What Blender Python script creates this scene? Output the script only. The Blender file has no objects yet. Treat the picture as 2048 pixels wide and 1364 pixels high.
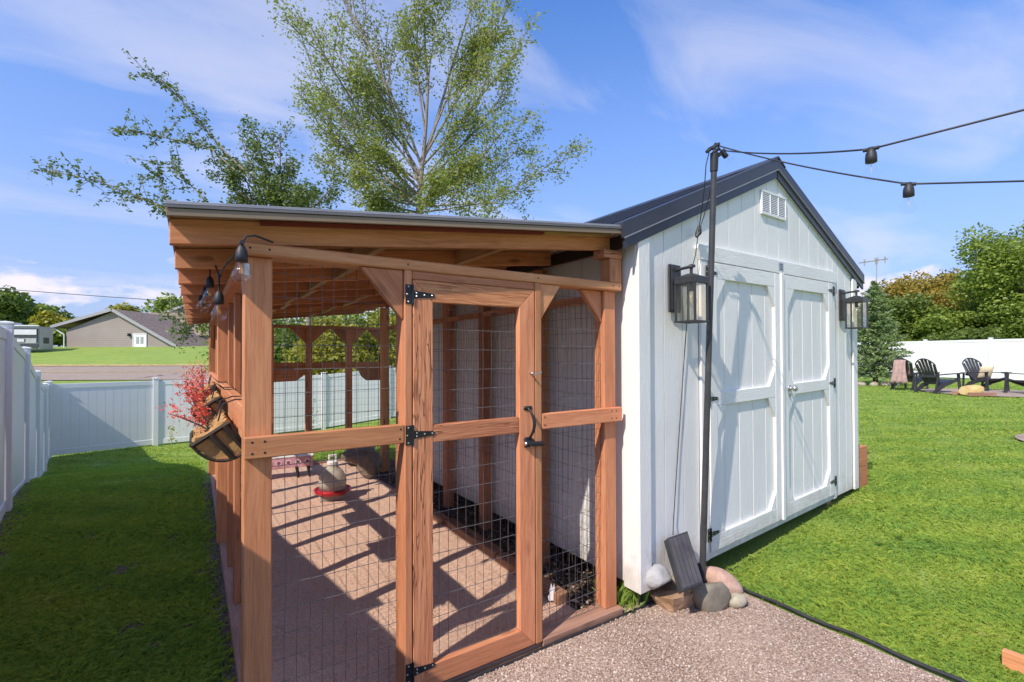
import bpy, bmesh, math, random
import numpy as np
from mathutils import Vector, Matrix, noise
R = math.radians
random.seed(7)
rng = np.random.default_rng(11)
SC = bpy.context.scene
COL = SC.collection

# ------------------------------------------------------------------ camera, sky, sun, exposure
CAM = np.array([-0.1645, -2.1830, 1.6300])
FW = np.array([0.54874, 0.83591, 0.01174])
RT = np.array([0.83598, -0.54875, -0.00313])
UP = np.cross(RT, FW)
cd = bpy.data.cameras.new('camera')
cam = bpy.data.objects.new('camera', cd)
COL.objects.link(cam)
M = Matrix([[RT[0], UP[0], -FW[0], CAM[0]], [RT[1], UP[1], -FW[1], CAM[1]], [RT[2], UP[2], -FW[2], CAM[2]], [0, 0, 0, 1]])
cam.matrix_world = M
cd.sensor_width = 36.0
cd.lens = 36.0 * 968.0 / 2048.0
cd.shift_y = (699.1 - 682.0) / 2048.0
cd.clip_start = 0.05
cd.clip_end = 5000
SC.camera = cam
SUN_TO = Vector((-1.0, -0.355, 1.03)).normalized()     # towards the sun
SUN_EL = math.asin(SUN_TO.z)
SUN_AZ = math.atan2(SUN_TO.x, SUN_TO.y)               # clockwise from +Y
sl = bpy.data.lights.new('sun', 'SUN')
sl.energy = 2.5
sl.angle = R(0.53)
sl.color = (1.0, 0.905, 0.77)
so = bpy.data.objects.new('sun', sl)
COL.objects.link(so)
so.rotation_euler = (-SUN_TO).to_track_quat('-Z', 'Y').to_euler()
SC.view_settings.view_transform = 'Standard'
SC.view_settings.look = 'None'
SC.view_settings.exposure = 1.12
SC.view_settings.gamma = 1.0
SC.view_settings.use_curve_mapping = False
SC.render.engine = 'CYCLES'
SC.cycles.max_bounces = 8
SC.cycles.transparent_max_bounces = 16
SC.cycles.use_denoising = True


def nd(nt, typ, ins=None, **kw):
    n = nt.nodes.new(typ)
    for k, v in kw.items():
        setattr(n, k, v)
    for k, v in (ins or {}).items():
        if isinstance(v, bpy.types.NodeSocket):
            nt.links.new(v, n.inputs[k])
        else:
            n.inputs[k].default_value = v
    return n


def ramp(nt, fac, stops, interp='LINEAR'):
    n = nt.nodes.new('ShaderNodeValToRGB')
    n.color_ramp.interpolation = interp
    el = n.color_ramp.elements
    while len(el) < len(stops):
        el.new(0.5)
    for e, (p, c) in zip(el, stops):
        e.position = p
        e.color = (c, c, c, 1) if not isinstance(c, tuple) else (c[0], c[1], c[2], 1)
    nt.links.new(fac, n.inputs[0])
    return n.outputs[0]


def math_(nt, op, a, b=0.0, c=0.0, clamp=False):
    n = nt.nodes.new('ShaderNodeMath')
    n.operation = op
    n.use_clamp = clamp
    for i, v in enumerate((a, b, c)):
        if isinstance(v, bpy.types.NodeSocket):
            nt.links.new(v, n.inputs[i])
        else:
            n.inputs[i].default_value = v
    return n.outputs[0]


def mix(nt, fac, a, b, blend='MIX'):
    n = nt.nodes.new('ShaderNodeMix')
    n.data_type = 'RGBA'
    n.blend_type = blend
    for i, v in ((0, fac), (6, a), (7, b)):
        if isinstance(v, bpy.types.NodeSocket):
            nt.links.new(v, n.inputs[i])
        elif i == 0:
            n.inputs[0].default_value = v
        else:
            n.inputs[i].default_value = (v[0], v[1], v[2], 1) if isinstance(v, tuple) else (v, v, v, 1)
    return n.outputs[2]


world = bpy.data.worlds.new('World')
SC.world = world
world.use_nodes = True
wt = world.node_tree
wt.nodes.clear()
sky = nd(wt, 'ShaderNodeTexSky', sky_type='NISHITA', sun_disc=False, sun_elevation=SUN_EL, sun_rotation=SUN_AZ,
         air_density=1.0, dust_density=0.25, ozone_density=3.2, altitude=200.0)
tc = nd(wt, 'ShaderNodeTexCoord')
sep = nd(wt, 'ShaderNodeSeparateXYZ', {0: tc.outputs['Generated']})
zc = math_(wt, 'MAXIMUM', sep.outputs[2], 0.0)
den = math_(wt, 'ADD', zc, 0.22)
px = math_(wt, 'DIVIDE', sep.outputs[0], den)
py = math_(wt, 'DIVIDE', sep.outputs[1], den)
pv = nd(wt, 'ShaderNodeCombineXYZ', {0: px, 1: py, 2: 0.0})
# high thin cirrus, drawn out along one wind direction
mp = nd(wt, 'ShaderNodeMapping', {'Vector': pv.outputs[0], 'Location': (2.35, 0.7, 0.0), 'Rotation': (0, 0, R(28)), 'Scale': (0.75, 1.9, 1.0)})
n1 = nd(wt, 'ShaderNodeTexNoise', {'Vector': mp.outputs[0], 'Scale': 1.15, 'Detail': 9.0, 'Roughness': 0.55, 'Distortion': 0.5})
n2 = nd(wt, 'ShaderNodeTexNoise', {'Vector': pv.outputs[0], 'Scale': 0.55, 'Detail': 3.0, 'Roughness': 0.5})
cir = math_(wt, 'MULTIPLY', n1.outputs[0], math_(wt, 'ADD', n2.outputs[0], 0.45))
cirf = ramp(wt, cir, [(0.43, 0.0), (0.58, 0.40), (0.78, 0.66)])
# low cumulus banks near the horizon
vr = nd(wt, 'ShaderNodeVectorRotate', {'Vector': tc.outputs['Generated'], 'Angle': R(-9)}, rotation_type='Z_AXIS')
nv = nd(wt, 'ShaderNodeVectorMath', {0: vr.outputs[0], 1: (1.0, 1.0, 2.3), 2: (5.2, 1.0, 0.0)}, operation='MULTIPLY_ADD')
n3 = nd(wt, 'ShaderNodeTexNoise', {'Vector': nv.outputs[0], 'Scale': 6.5, 'Detail': 8.0, 'Roughness': 0.56, 'Distortion': 0.15})
n4 = nd(wt, 'ShaderNodeTexNoise', {'Vector': nv.outputs[0], 'Scale': 2.1, 'Detail': 2.0})
el = math_(wt, 'MULTIPLY', sep.outputs[2], 3.1)
cu = math_(wt, 'SUBTRACT', math_(wt, 'ADD', n3.outputs[0], math_(wt, 'MULTIPLY', n4.outputs[0], 0.6)), math_(wt, 'ABSOLUTE', math_(wt, 'SUBTRACT', el, 0.30)))
cuf = ramp(wt, cu, [(0.74, 0.0), (0.83, 0.8), (0.98, 0.95)])
clf = cirf
# pale haze towards the horizon
hz = ramp(wt, sep.outputs[2], [(0.0, 0.92), (0.10, 0.78), (0.32, 0.40), (0.62, 0.03)])
skyc = mix(wt, 1.0, sky.outputs[0], (0.34, 0.575, 0.86), 'MULTIPLY')
bg1 = nd(wt, 'ShaderNodeBackground', {'Color': skyc, 'Strength': 0.15})
bgh = nd(wt, 'ShaderNodeBackground', {'Color': (0.245, 0.275, 0.40, 1), 'Strength': 0.88})
bg2 = nd(wt, 'ShaderNodeBackground', {'Color': (0.40, 0.40, 0.455, 1), 'Strength': 1.0})
m1 = nd(wt, 'ShaderNodeMixShader', {0: hz, 1: bg1.outputs[0], 2: bgh.outputs[0]})
m2a = nd(wt, 'ShaderNodeMixShader', {0: clf, 1: m1.outputs[0], 2: bg2.outputs[0]})
bg3 = nd(wt, 'ShaderNodeBackground', {'Color': (0.50, 0.455, 0.49, 1), 'Strength': 1.0})
m2 = nd(wt, 'ShaderNodeMixShader', {0: cuf, 1: m2a.outputs[0], 2: bg3.outputs[0]})
wo = nd(wt, 'ShaderNodeOutputWorld', {0: m2.outputs[0]})

# ------------------------------------------------------------------ helpers
WM = {}


def W(u, v, w):
    """the place seen at full-size pixel (u, v) of the survey, w metres along the view"""
    d = RT * (u - 1024.0) / 968.0 - UP * (v - 699.1) / 968.0 + FW
    return Vector(CAM + d * w)


def attach(o, parent, mw):
    if parent is not None:
        o.parent = parent
        o.matrix_local = WM[parent.name].inverted() @ mw
    else:
        o.matrix_world = mw
    WM[o.name] = mw.copy()


def thing(name, label, cat, loc=(0, 0, 0), rz=0.0, group=None):
    o = bpy.data.objects.new(name, None)
    COL.objects.link(o)
    o.empty_display_size = 0.1
    attach(o, None, Matrix.Translation(Vector(loc)) @ Matrix.Rotation(rz, 4, 'Z'))
    tag(o, label, cat, group)
    return o


def tag(o, label=None, cat=None, group=None, kind=None):
    if label: o['label'] = label
    if cat: o['category'] = cat
    if group: o['group'] = group
    if kind: o['kind'] = kind
    return o


def new_mesh(name, verts, faces, mat, smooth=False):
    me = bpy.data.meshes.new(name)
    me.from_pydata([tuple(v) for v in verts], [], faces)
    if mat is not None:
        me.materials.append(mat)
    if smooth:
        me.polygons.foreach_set('use_smooth', [True] * len(me.polygons))
    me.update()
    return me


def add(name, me, parent=None, mw=None):
    o = bpy.data.objects.new(name, me)
    COL.objects.link(o)
    attach(o, parent, mw if mw is not None else Matrix.Identity(4))
    return o


def fast_mesh(name, verts, tris, mat, nper=3):
    me = bpy.data.meshes.new(name)
    nv, nf = len(verts), len(tris)
    me.vertices.add(nv)
    me.vertices.foreach_set('co', np.ascontiguousarray(verts, dtype=np.float32).ravel())
    me.loops.add(nf * nper)
    me.loops.foreach_set('vertex_index', np.ascontiguousarray(tris, dtype=np.int32).ravel())
    me.polygons.add(nf)
    me.polygons.foreach_set('loop_start', np.arange(0, nf * nper, nper, dtype=np.int32))
    me.update(calc_edges=True)
    me.materials.append(mat)
    return me


def cbox(lx, ly, lz, c=0.003):
    """box with chamfered edges, centred"""
    hx, hy, hz = lx / 2, ly / 2, lz / 2
    c = min(c, hx * 0.45, hy * 0.45, hz * 0.45)
    vs, idx = [], {}
    for sx in (-1, 1):
        for sy in (-1, 1):
            for sz in (-1, 1):
                for k in range(3):
                    v = [sx * hx, sy * hy, sz * hz]
                    for j, s in enumerate((sx, sy, sz)):
                        if j != k:
                            v[j] -= s * c
                    idx[sx, sy, sz, k] = len(vs)
                    vs.append(v)
    fs = []

    def quad(a, b, cc, d, n):
        p = [Vector(vs[i]) for i in (a, b, cc, d)]
        nn = (p[1] - p[0]).cross(p[2] - p[0])
        f = (a, b, cc, d)
        fs.append(f if nn.dot(n) > 0 else f[::-1])
    for k in range(3):
        i, j = [q for q in range(3) if q != k]
        for s in (-1, 1):
            q = []
            for (a, b) in ((-1, -1), (1, -1), (1, 1), (-1, 1)):
                t = [0, 0, 0]; t[k] = s; t[i] = a; t[j] = b
                q.append(idx[t[0], t[1], t[2], k])
            n = Vector((0, 0, 0)); n[k] = s
            quad(*q, n)
        for a in (-1, 1):          # edge along k
            for b in (-1, 1):
                t0 = [0, 0, 0]; t0[i] = a; t0[j] = b
                t1 = list(t0); t0[k] = -1; t1[k] = 1
                n = Vector((0, 0, 0)); n[i] = a; n[j] = b
                quad(idx[t0[0], t0[1], t0[2], i], idx[t1[0], t1[1], t1[2], i], idx[t1[0], t1[1], t1[2], j], idx[t0[0], t0[1], t0[2], j], n)
    for sx in (-1, 1):
        for sy in (-1, 1):
            for sz in (-1, 1):
                f = [idx[sx, sy, sz, k] for k in range(3)]
                p = [Vector(vs[q]) for q in f]
                if (p[1] - p[0]).cross(p[2] - p[0]).dot(Vector((sx, sy, sz))) < 0:
                    f = f[::-1]
                fs.append(tuple(f))
    return vs, fs


BOXES = {}


def box_mesh(l, w, t, mat, c, name='board'):
    key = (round(l, 4), round(w, 4), round(t, 4), mat.name, c)
    if key not in BOXES:
        BOXES[key] = new_mesh(name, *cbox(l, w, t, c), mat)
    return BOXES[key]


def board(name, p0, p1, wdir, w, t, mat, parent=None, c=0.004, twist=0.0):
    """plank from p0 to p1: local X along it, local Y along wdir (size w), thickness t"""
    p0, p1 = Vector(p0), Vector(p1)
    x = (p1 - p0); L = x.length; x.normalize()
    y = Vector(wdir); y = (y - x * y.dot(x)).normalized()
    z = x.cross(y)
    m = Matrix([[x[i], y[i], z[i], (p0[i] + p1[i]) / 2] for i in range(3)] + [[0, 0, 0, 1]])
    return add(name, box_mesh(L, w, t, mat, c, name), parent, m)


def bb(name, x0, x1, y0, y1, z0, z1, mat, parent=None, c=0.004):
    """axis-aligned board; its local X is its longest side"""
    s = [x1 - x0, y1 - y0, z1 - z0]
    k = s.index(max(s))
    cen = Vector(((x0 + x1) / 2, (y0 + y1) / 2, (z0 + z1) / 2))
    ax = [Vector((1, 0, 0)), Vector((0, 1, 0)), Vector((0, 0, 1))]
    x = ax[k]; y = ax[(k + 1) % 3]; z = ax[(k + 2) % 3]
    m = Matrix([[x[i], y[i], z[i], cen[i]] for i in range(3)] + [[0, 0, 0, 1]])
    return add(name, box_mesh(s[k], s[(k + 1) % 3], s[(k + 2) % 3], mat, c, name), parent, m)


class MB:
    """collects shapes into one mesh"""
    def __init__(s): s.v = []; s.f = []
    def put(s, vs, fs, m=None):
        n = len(s.v)
        s.v += [tuple((m @ Vector(v)) if m is not None else v) for v in vs]
        s.f += [tuple(i + n for i in f) for f in fs]
        return s
    def box(s, x0, x1, y0, y1, z0, z1, c=0.002, m=None):
        vs, fs = cbox(x1 - x0, y1 - y0, z1 - z0, c)
        t = Matrix.Translation(((x0 + x1) / 2, (y0 + y1) / 2, (z0 + z1) / 2))
        return s.put(vs, fs, (m @ t) if m is not None else t)
    def tube(s, pts, r, n=6, caps=True):
        pts = [Vector(p) for p in pts]
        rs = r if isinstance(r, (list, tuple)) else [r] * len(pts)
        base = len(s.v)
        ref = None
        for i, p in enumerate(pts):
            a = pts[max(i - 1, 0)]; b = pts[min(i + 1, len(pts) - 1)]
            d = (b - a).normalized()
            if ref is None:
                ref = Vector((0, 0, 1)) if abs(d.z) < 0.9 else Vector((1, 0, 0))
            x = (ref - d * ref.dot(d))
            if x.length < 1e-5: x = d.orthogonal()
            x.normalize(); ref = x
            y = d.cross(x)
            for k in range(n):
                t = 2 * math.pi * k / n
                s.v.append(tuple(p + (x * math.cos(t) + y * math.sin(t)) * rs[i]))
        for i in range(len(pts) - 1):
            for k in range(n):
                a = base + i * n + k; b = base + i * n + (k + 1) % n
                s.f.append((a, b, b + n, a + n))
        if caps:
            c = len(s.v)
            s.v += [s.v[base + k] for k in range(n)] + [s.v[base + (len(pts) - 1) * n + k] for k in range(n)]
            s.f.append(tuple(c + k for k in range(n))[::-1])
            s.f.append(tuple(c + n + k for k in range(n)))
        return s
    def lathe(s, prof, n=16, m=None):
        base = len(s.v)
        vs, fs = [], []
        for (r, z) in prof:
            for k in range(n):
                t = 2 * math.pi * k / n
                vs.append((r * math.cos(t), r * math.sin(t), z))
        for i in range(len(prof) - 1):
            for k in range(n):
                a = i * n + k; b = i * n + (k + 1) % n
                fs.append((a, b, b + n, a + n))
        fs.append(tuple(range(n))[::-1])
        fs.append(tuple((len(prof) - 1) * n + k for k in range(n)))
        return s.put(vs, fs, m)
    def prism(s, poly, d, m=None):
        """polygon (x,z) pairs extruded along +y by d"""
        n = len(poly)
        vs = [(x, 0, z) for x, z in poly] + [(x, d, z) for x, z in poly]
        fs = [tuple(range(n)), tuple(range(2 * n - 1, n - 1, -1))]
        fs += [((i + 1) % n, i, i + n, (i + 1) % n + n) for i in range(n)]
        return s.put(vs, fs, m)
    def build(s, name, mat, parent=None, mw=None, smooth=False):
        return add(name, new_mesh(name, s.v, s.f, mat, smooth), parent, mw)


# ------------------------------------------------------------------ materials
def base_mat(name, col, rough=0.6, metal=0.0, spec=0.5):
    m = bpy.data.materials.new(name)
    m.use_nodes = True
    b = m.node_tree.nodes['Principled BSDF']
    b.inputs['Base Color'].default_value = (*col, 1)
    b.inputs['Roughness'].default_value = rough
    b.inputs['Metallic'].default_value = metal
    b.inputs['Specular IOR Level'].default_value = spec
    return m, m.node_tree, b


def bump(nt, b, h, strength=0.3, dist=0.005):
    n = nd(nt, 'ShaderNodeBump', {'Height': h, 'Strength': strength, 'Distance': dist})
    nt.links.new(n.outputs[0], b.inputs['Normal'])
    return n


def wear_mat(name, col, rough=0.5, metal=0.0, var=0.12, scale=8.0, bstr=0.08, spec=0.5):
    m, nt, b = base_mat(name, col, rough, metal, spec)
    tc = nd(nt, 'ShaderNodeTexCoord')
    n = nd(nt, 'ShaderNodeTexNoise', {'Vector': tc.outputs['Object'], 'Scale': scale, 'Detail': 6.0, 'Roughness': 0.6})
    lo = tuple(c * (1 - var) for c in col); hi = tuple(min(1, c * (1 + var)) for c in col)
    nt.links.new(ramp(nt, n.outputs[0], [(0.3, lo), (0.7, hi)]), b.inputs['Base Color'])
    nt.links.new(math_(nt, 'MULTIPLY_ADD', n.outputs[0], 0.3, rough - 0.15), b.inputs['Roughness'])
    bump(nt, b, n.outputs[0], bstr, 0.004)
    return m


def wood_mat(name, dark, mid, light, rough=0.62, grain=1.0, knots=True, bstr=0.35, cracks=False):
    m, nt, b = base_mat(name, mid, rough, 0, 0.3)
    tc = nd(nt, 'ShaderNodeTexCoord')
    oi = nd(nt, 'ShaderNodeObjectInfo')
    off = nd(nt, 'ShaderNodeVectorMath', {0: (13.7, 5.3, 9.1)}, operation='SCALE')
    nt.links.new(math_(nt, 'MULTIPLY', oi.outputs['Random'], 7.0), off.inputs['Scale'])
    v = nd(nt, 'ShaderNodeVectorMath', {0: tc.outputs['Object'], 1: off.outputs[0]}, operation='ADD').outputs[0]
    # grain wanders a little along the board
    wob = nd(nt, 'ShaderNodeTexNoise', {'Vector': v, 'Scale': 2.2, 'Detail': 2.0})
    wv = nd(nt, 'ShaderNodeVectorMath', {0: wob.outputs['Color'], 1: (0.0, 0.05, 0.05)}, operation='MULTIPLY').outputs[0]
    v2 = nd(nt, 'ShaderNodeVectorMath', {0: v, 1: wv}, operation='ADD').outputs[0]
    mp = nd(nt, 'ShaderNodeMapping', {'Vector': v2, 'Scale': (1.9, 46.0 * grain, 46.0 * grain)})
    g = nd(nt, 'ShaderNodeTexNoise', {'Vector': mp.outputs[0], 'Scale': 1.0, 'Detail': 5.0, 'Roughness': 0.6})
    mp2 = nd(nt, 'ShaderNodeMapping', {'Vector': v2, 'Scale': (6.0, 190.0, 190.0)})
    f = nd(nt, 'ShaderNodeTexNoise', {'Vector': mp2.outputs[0], 'Scale': 1.0, 'Detail': 2.0})
    mp3 = nd(nt, 'ShaderNodeMapping', {'Vector': v, 'Scale': (1.1, 5.0, 5.0)})
    l = nd(nt, 'ShaderNodeTexNoise', {'Vector': mp3.outputs[0], 'Scale': 1.0, 'Detail': 3.0})
    gg = math_(nt, 'ADD', math_(nt, 'MULTIPLY', g.outputs[0], 0.55), math_(nt, 'MULTIPLY', f.outputs[0], 0.45))
    gg = math_(nt, 'ADD', gg, math_(nt, 'MULTIPLY', math_(nt, 'SUBTRACT', l.outputs[0], 0.5), 0.40))
    col = ramp(nt, gg, [(0.28, dark), (0.5, mid), (0.72, light)])
    val = math_(nt, 'MULTIPLY_ADD', oi.outputs['Random'], 0.42, 0.78)
    hs = nd(nt, 'ShaderNodeHueSaturation', {'Color': col, 'Value': val, 'Saturation': 1.0, 'Hue': math_(nt, 'MULTIPLY_ADD', math_(nt, 'FRACT', math_(nt, 'MULTIPLY', oi.outputs['Random'], 17.3)), 0.011, 0.493)})
    col = hs.outputs[0]
    h = gg
    if cracks:
        mc = nd(nt, 'ShaderNodeMapping', {'Vector': v2, 'Scale': (2.4, 46.0, 46.0)})
        cn = nd(nt, 'ShaderNodeTexNoise', {'Vector': mc.outputs[0], 'Scale': 1.0, 'Detail': 2.0, 'Distortion': 0.4})
        cf = ramp(nt, math_(nt, 'ABSOLUTE', math_(nt, 'SUBTRACT', cn.outputs[0], 0.52)), [(0.0, 1.0), (0.012, 0.7), (0.022, 0.0)])
        cf = math_(nt, 'MULTIPLY', cf, ramp(nt, l.outputs[0], [(0.42, 0.0), (0.58, 1.0)]))
        col = mix(nt, math_(nt, 'MULTIPLY', cf, 0.85), col, (0.07, 0.022, 0.010))
        h = math_(nt, 'SUBTRACT', gg, math_(nt, 'MULTIPLY', cf, 0.7))
    if knots:
        mk = nd(nt, 'ShaderNodeMapping', {'Vector': v, 'Scale': (2.6, 9.0, 9.0)})
        vo = nd(nt, 'ShaderNodeTexVoronoi', {'Vector': mk.outputs[0], 'Scale': 1.0, 'Randomness': 1.0})
        kf = ramp(nt, vo.outputs['Distance'], [(0.05, 1.0), (0.10, 0.75), (0.19, 0.0)])
        sel = ramp(nt, nd(nt, 'ShaderNodeSeparateColor', {0: vo.outputs['Color']}).outputs[0], [(0.35, 0.0), (0.45, 1.0)])
        kf = math_(nt, 'MULTIPLY', kf, sel)
        col = mix(nt, math_(nt, 'MULTIPLY', kf, 0.75), col, tuple(c * 0.45 for c in dark))
    nt.links.new(col, b.inputs['Base Color'])
    bump(nt, b, h, bstr, 0.004)
    return m


CEDAR = wood_mat('stained_cedar', (0.40, 0.152, 0.066), (0.57, 0.240, 0.110), (0.69, 0.335, 0.165))
CEDAR_SAWN = wood_mat('rough_sawn_cedar', (0.29, 0.10, 0.045), (0.55, 0.23, 0.104), (0.70, 0.345, 0.175), grain=1.5, bstr=0.9, cracks=True)
RAFTER = wood_mat('stained_rafter_pine', (0.33, 0.125, 0.055), (0.53, 0.215, 0.098), (0.65, 0.30, 0.145), knots=True)
TAN = wood_mat('bare_pine', (0.36, 0.22, 0.095), (0.48, 0.31, 0.14), (0.58, 0.40, 0.20))
PLATE = wood_mat('dusty_treated_plate', (0.30, 0.15, 0.10), (0.42, 0.24, 0.17), (0.52, 0.33, 0.25), bstr=0.5)
REDTRIM = wear_mat('red_painted_strip', (0.22, 0.035, 0.03), 0.5)
BLACK = wear_mat('black_iron', (0.022, 0.022, 0.024), 0.45, 0.3, 0.3, 30.0)
STEEL = wear_mat('zinc_steel', (0.55, 0.55, 0.55), 0.35, 0.9, 0.15, 40.0)
WIRE = wear_mat('galvanised_wire', (0.13, 0.12, 0.115), 0.55, 0.3, 0.2, 25.0)
RUBBER = wear_mat('black_rubber', (0.025, 0.025, 0.03), 0.55, 0.0, 0.25, 20.0)
DARKROOF = wear_mat('charcoal_roof_metal', (0.045, 0.047, 0.058), 0.38, 0.2, 0.12, 3.0, 0.03)
DRIP = wear_mat('grey_drip_edge', (0.30, 0.30, 0.32), 0.45, 0.3, 0.1, 4.0)
BEIGE = wear_mat('beige_fascia_edge', (0.24, 0.175, 0.115), 0.55, 0.0, 0.1, 3.0)
LANTERN = wear_mat('matte_black_lantern', (0.035, 0.036, 0.04), 0.42, 0.1, 0.15, 30.0)
VINYL = wear_mat('white_vinyl', (0.79, 0.79, 0.80), 0.38, 0.0, 0.03, 2.0, 0.02)
POLE = wear_mat('dark_grey_pole_paint', (0.055, 0.055, 0.06), 0.45, 0.1, 0.2, 12.0)


def white_mat(name, stretch):
    m, nt, b = base_mat(name, (0.74, 0.745, 0.75), 0.55, 0, 0.35)
    tc = nd(nt, 'ShaderNodeTexCoord')
    oi = nd(nt, 'ShaderNodeObjectInfo')
    off = nd(nt, 'ShaderNodeVectorMath', {0: (3.7, 5.3, 9.1)}, operation='SCALE')
    nt.links.new(math_(nt, 'MULTIPLY', oi.outputs['Random'], 9.0), off.inputs['Scale'])
    v = nd(nt, 'ShaderNodeVectorMath', {0: tc.outputs['Object'], 1: off.outputs[0]}, operation='ADD').outputs[0]
    mp = nd(nt, 'ShaderNodeMapping', {'Vector': v, 'Scale': stretch})
    g = nd(nt, 'ShaderNodeTexNoise', {'Vector': mp.outputs[0], 'Scale': 1.0, 'Detail': 4.0, 'Roughness': 0.6, 'Distortion': 0.7})
    r = ramp(nt, g.outputs[0], [(0.36, 0.0), (0.5, 0.75), (0.66, 1.0)])
    d = nd(nt, 'ShaderNodeTexNoise', {'Vector': v, 'Scale': 1.7, 'Detail': 5.0})
    wc = ramp(nt, d.outputs[0], [(0.3, (0.755, 0.75, 0.735)), (0.6, (0.815, 0.81, 0.795))])
    # splashed mud in an uneven tide line along the foot of the walls
    ge = nd(nt, 'ShaderNodeNewGeometry')
    gz = nd(nt, 'ShaderNodeSeparateXYZ', {0: ge.outputs['Position']}).outputs[2]
    sp_ = nd(nt, 'ShaderNodeTexNoise', {'Vector': ge.outputs['Position'], 'Scale': 9.0, 'Detail': 7.0, 'Roughness': 0.7})
    mud = ramp(nt, math_(nt, 'SUBTRACT', math_(nt, 'MULTIPLY', sp_.outputs[0], 0.55), math_(nt, 'MULTIPLY', gz, 0.75)), [(0.0, 0.0), (0.10, 0.30), (0.22, 0.55)])
    wc = mix(nt, mud, wc, (0.40, 0.33, 0.26))
    nt.links.new(wc, b.inputs['Base Color'])
    bump(nt, b, r, 0.42, 0.0025)
    return m


SIDING = white_mat('white_embossed_siding', (95.0, 95.0, 9.0))
SIDING_H = white_mat('white_embossed_trim', (9.0, 95.0, 95.0))


def glass_mat(name, tint=(1, 1, 1), refl=0.12, edge=0.55):
    m = bpy.data.materials.new(name)
    m.use_nodes = True
    nt = m.node_tree
    nt.nodes.clear()
    tr = nd(nt, 'ShaderNodeBsdfTransparent', {'Color': (*tint, 1)})
    gl = nd(nt, 'ShaderNodeBsdfGlossy', {'Color': (1, 1, 1, 1), 'Roughness': 0.03})
    lw = nd(nt, 'ShaderNodeLayerWeight', {'Blend': 0.35})
    f = math_(nt, 'MULTIPLY_ADD', math_(nt, 'POWER', lw.outputs['Facing'], 2.0), edge, refl * 0.35, clamp=True)
    mx = nd(nt, 'ShaderNodeMixShader', {0: f, 1: tr.outputs[0], 2: gl.outputs[0]})
    nd(nt, 'ShaderNodeOutputMaterial', {0: mx.outputs[0]})
    return m


GLASS = glass_mat('clear_bulb_glass', (0.96, 0.95, 0.93), 0.12)
THIN = glass_mat('thin_clear_glass', (0.99, 0.99, 0.99), 0.06, 0.16)
PANE = glass_mat('smoky_lantern_pane', (0.96, 0.94, 0.89), 0.12)


def leaf_mat(name, dark, light, trans=0.35, rough=0.5):
    m = bpy.data.materials.new(name)
    m.use_nodes = True
    nt = m.node_tree
    nt.nodes.clear()
    ge = nd(nt, 'ShaderNodeNewGeometry')
    tc = nd(nt, 'ShaderNodeTexCoord')
    n = nd(nt, 'ShaderNodeTexNoise', {'Vector': tc.outputs['Object'], 'Scale': 0.9, 'Detail': 3.0})
    f = math_(nt, 'ADD', math_(nt, 'MULTIPLY', ge.outputs['Random Per Island'], 0.55), math_(nt, 'MULTIPLY', n.outputs[0], 0.5))
    c = ramp(nt, f, [(0.2, dark), (0.8, light)])
    df = nd(nt, 'ShaderNodeBsdfPrincipled', {'Base Color': c, 'Roughness': rough, 'Specular IOR Level': 0.35})
    tr = nd(nt, 'ShaderNodeBsdfTranslucent', {'Color': mix(nt, 1.0, c, (1.25, 1.2, 0.55), 'MULTIPLY')})
    mx = nd(nt, 'ShaderNodeMixShader', {0: trans, 1: df.outputs[0], 2: tr.outputs[0]})
    nd(nt, 'ShaderNodeOutputMaterial', {0: mx.outputs[0]})
    return m


LEAF_A = leaf_mat('elm_leaf', (0.16, 0.23, 0.06), (0.38, 0.43, 0.13), 0.45)
LEAF_B = leaf_mat('shoot_leaf', (0.075, 0.13, 0.045), (0.20, 0.27, 0.075), 0.38)
LEAF_MID = leaf_mat('broadleaf', (0.11, 0.18, 0.03), (0.29, 0.37, 0.06))
LEAF_YEL = leaf_mat('yellowing_leaf', (0.18, 0.19, 0.02), (0.38, 0.36, 0.05))
LEAF_DARK = leaf_mat('dark_leaf', (0.075, 0.125, 0.028), (0.18, 0.25, 0.05))
LEAF_ORANGE = leaf_mat('turning_leaf', (0.18, 0.18, 0.03), (0.42, 0.30, 0.06))
NEEDLE = leaf_mat('spruce_needle', (0.10, 0.17, 0.075), (0.28, 0.38, 0.14), 0.25)
REDLEAF = leaf_mat('red_flower', (0.60, 0.05, 0.07), (0.85, 0.20, 0.13), 0.3)
BARK = wear_mat('grey_brown_bark', (0.26, 0.22, 0.18), 0.9, 0, 0.4, 25.0, 0.8)
BARK_D = wear_mat('dark_bark', (0.07, 0.055, 0.045), 0.9, 0, 0.4, 20.0, 0.8)


def sstep(x, a, b):
    t = np.clip((np.asarray(x, float) - a) / (b - a), 0, 1)
    return t * t * (3 - 2 * t)


def terrain(x, y):
    x = np.asarray(x, float); y = np.asarray(y, float)
    w = (x - CAM[0]) * FW[0] + (y - CAM[1]) * FW[1]
    s = (x - CAM[0]) * RT[0] + (y - CAM[1]) * RT[1]
    f1 = -0.9 * sstep(y, 5.2, 13.2)
    zl = np.interp(w, [16, 22, 31, 40, 46, 52, 60, 90, 3000], [-0.88, -0.62, 0.05, 0.86, 1.85, 2.72, 2.95, 3.2, 3.2]) + 0.88
    zl = np.maximum(zl, 0) * sstep(y, 13, 16)
    b = sstep(s, 0, 11)
    lift = 0.06 * np.clip(x - 3.0, 0, 2.8) + 0.28 * sstep(x, 5.8, 20)
    return (f1 + zl) * (1 - b) + lift - 0.02


def tz(x, y):
    return float(terrain(x, y))

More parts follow.
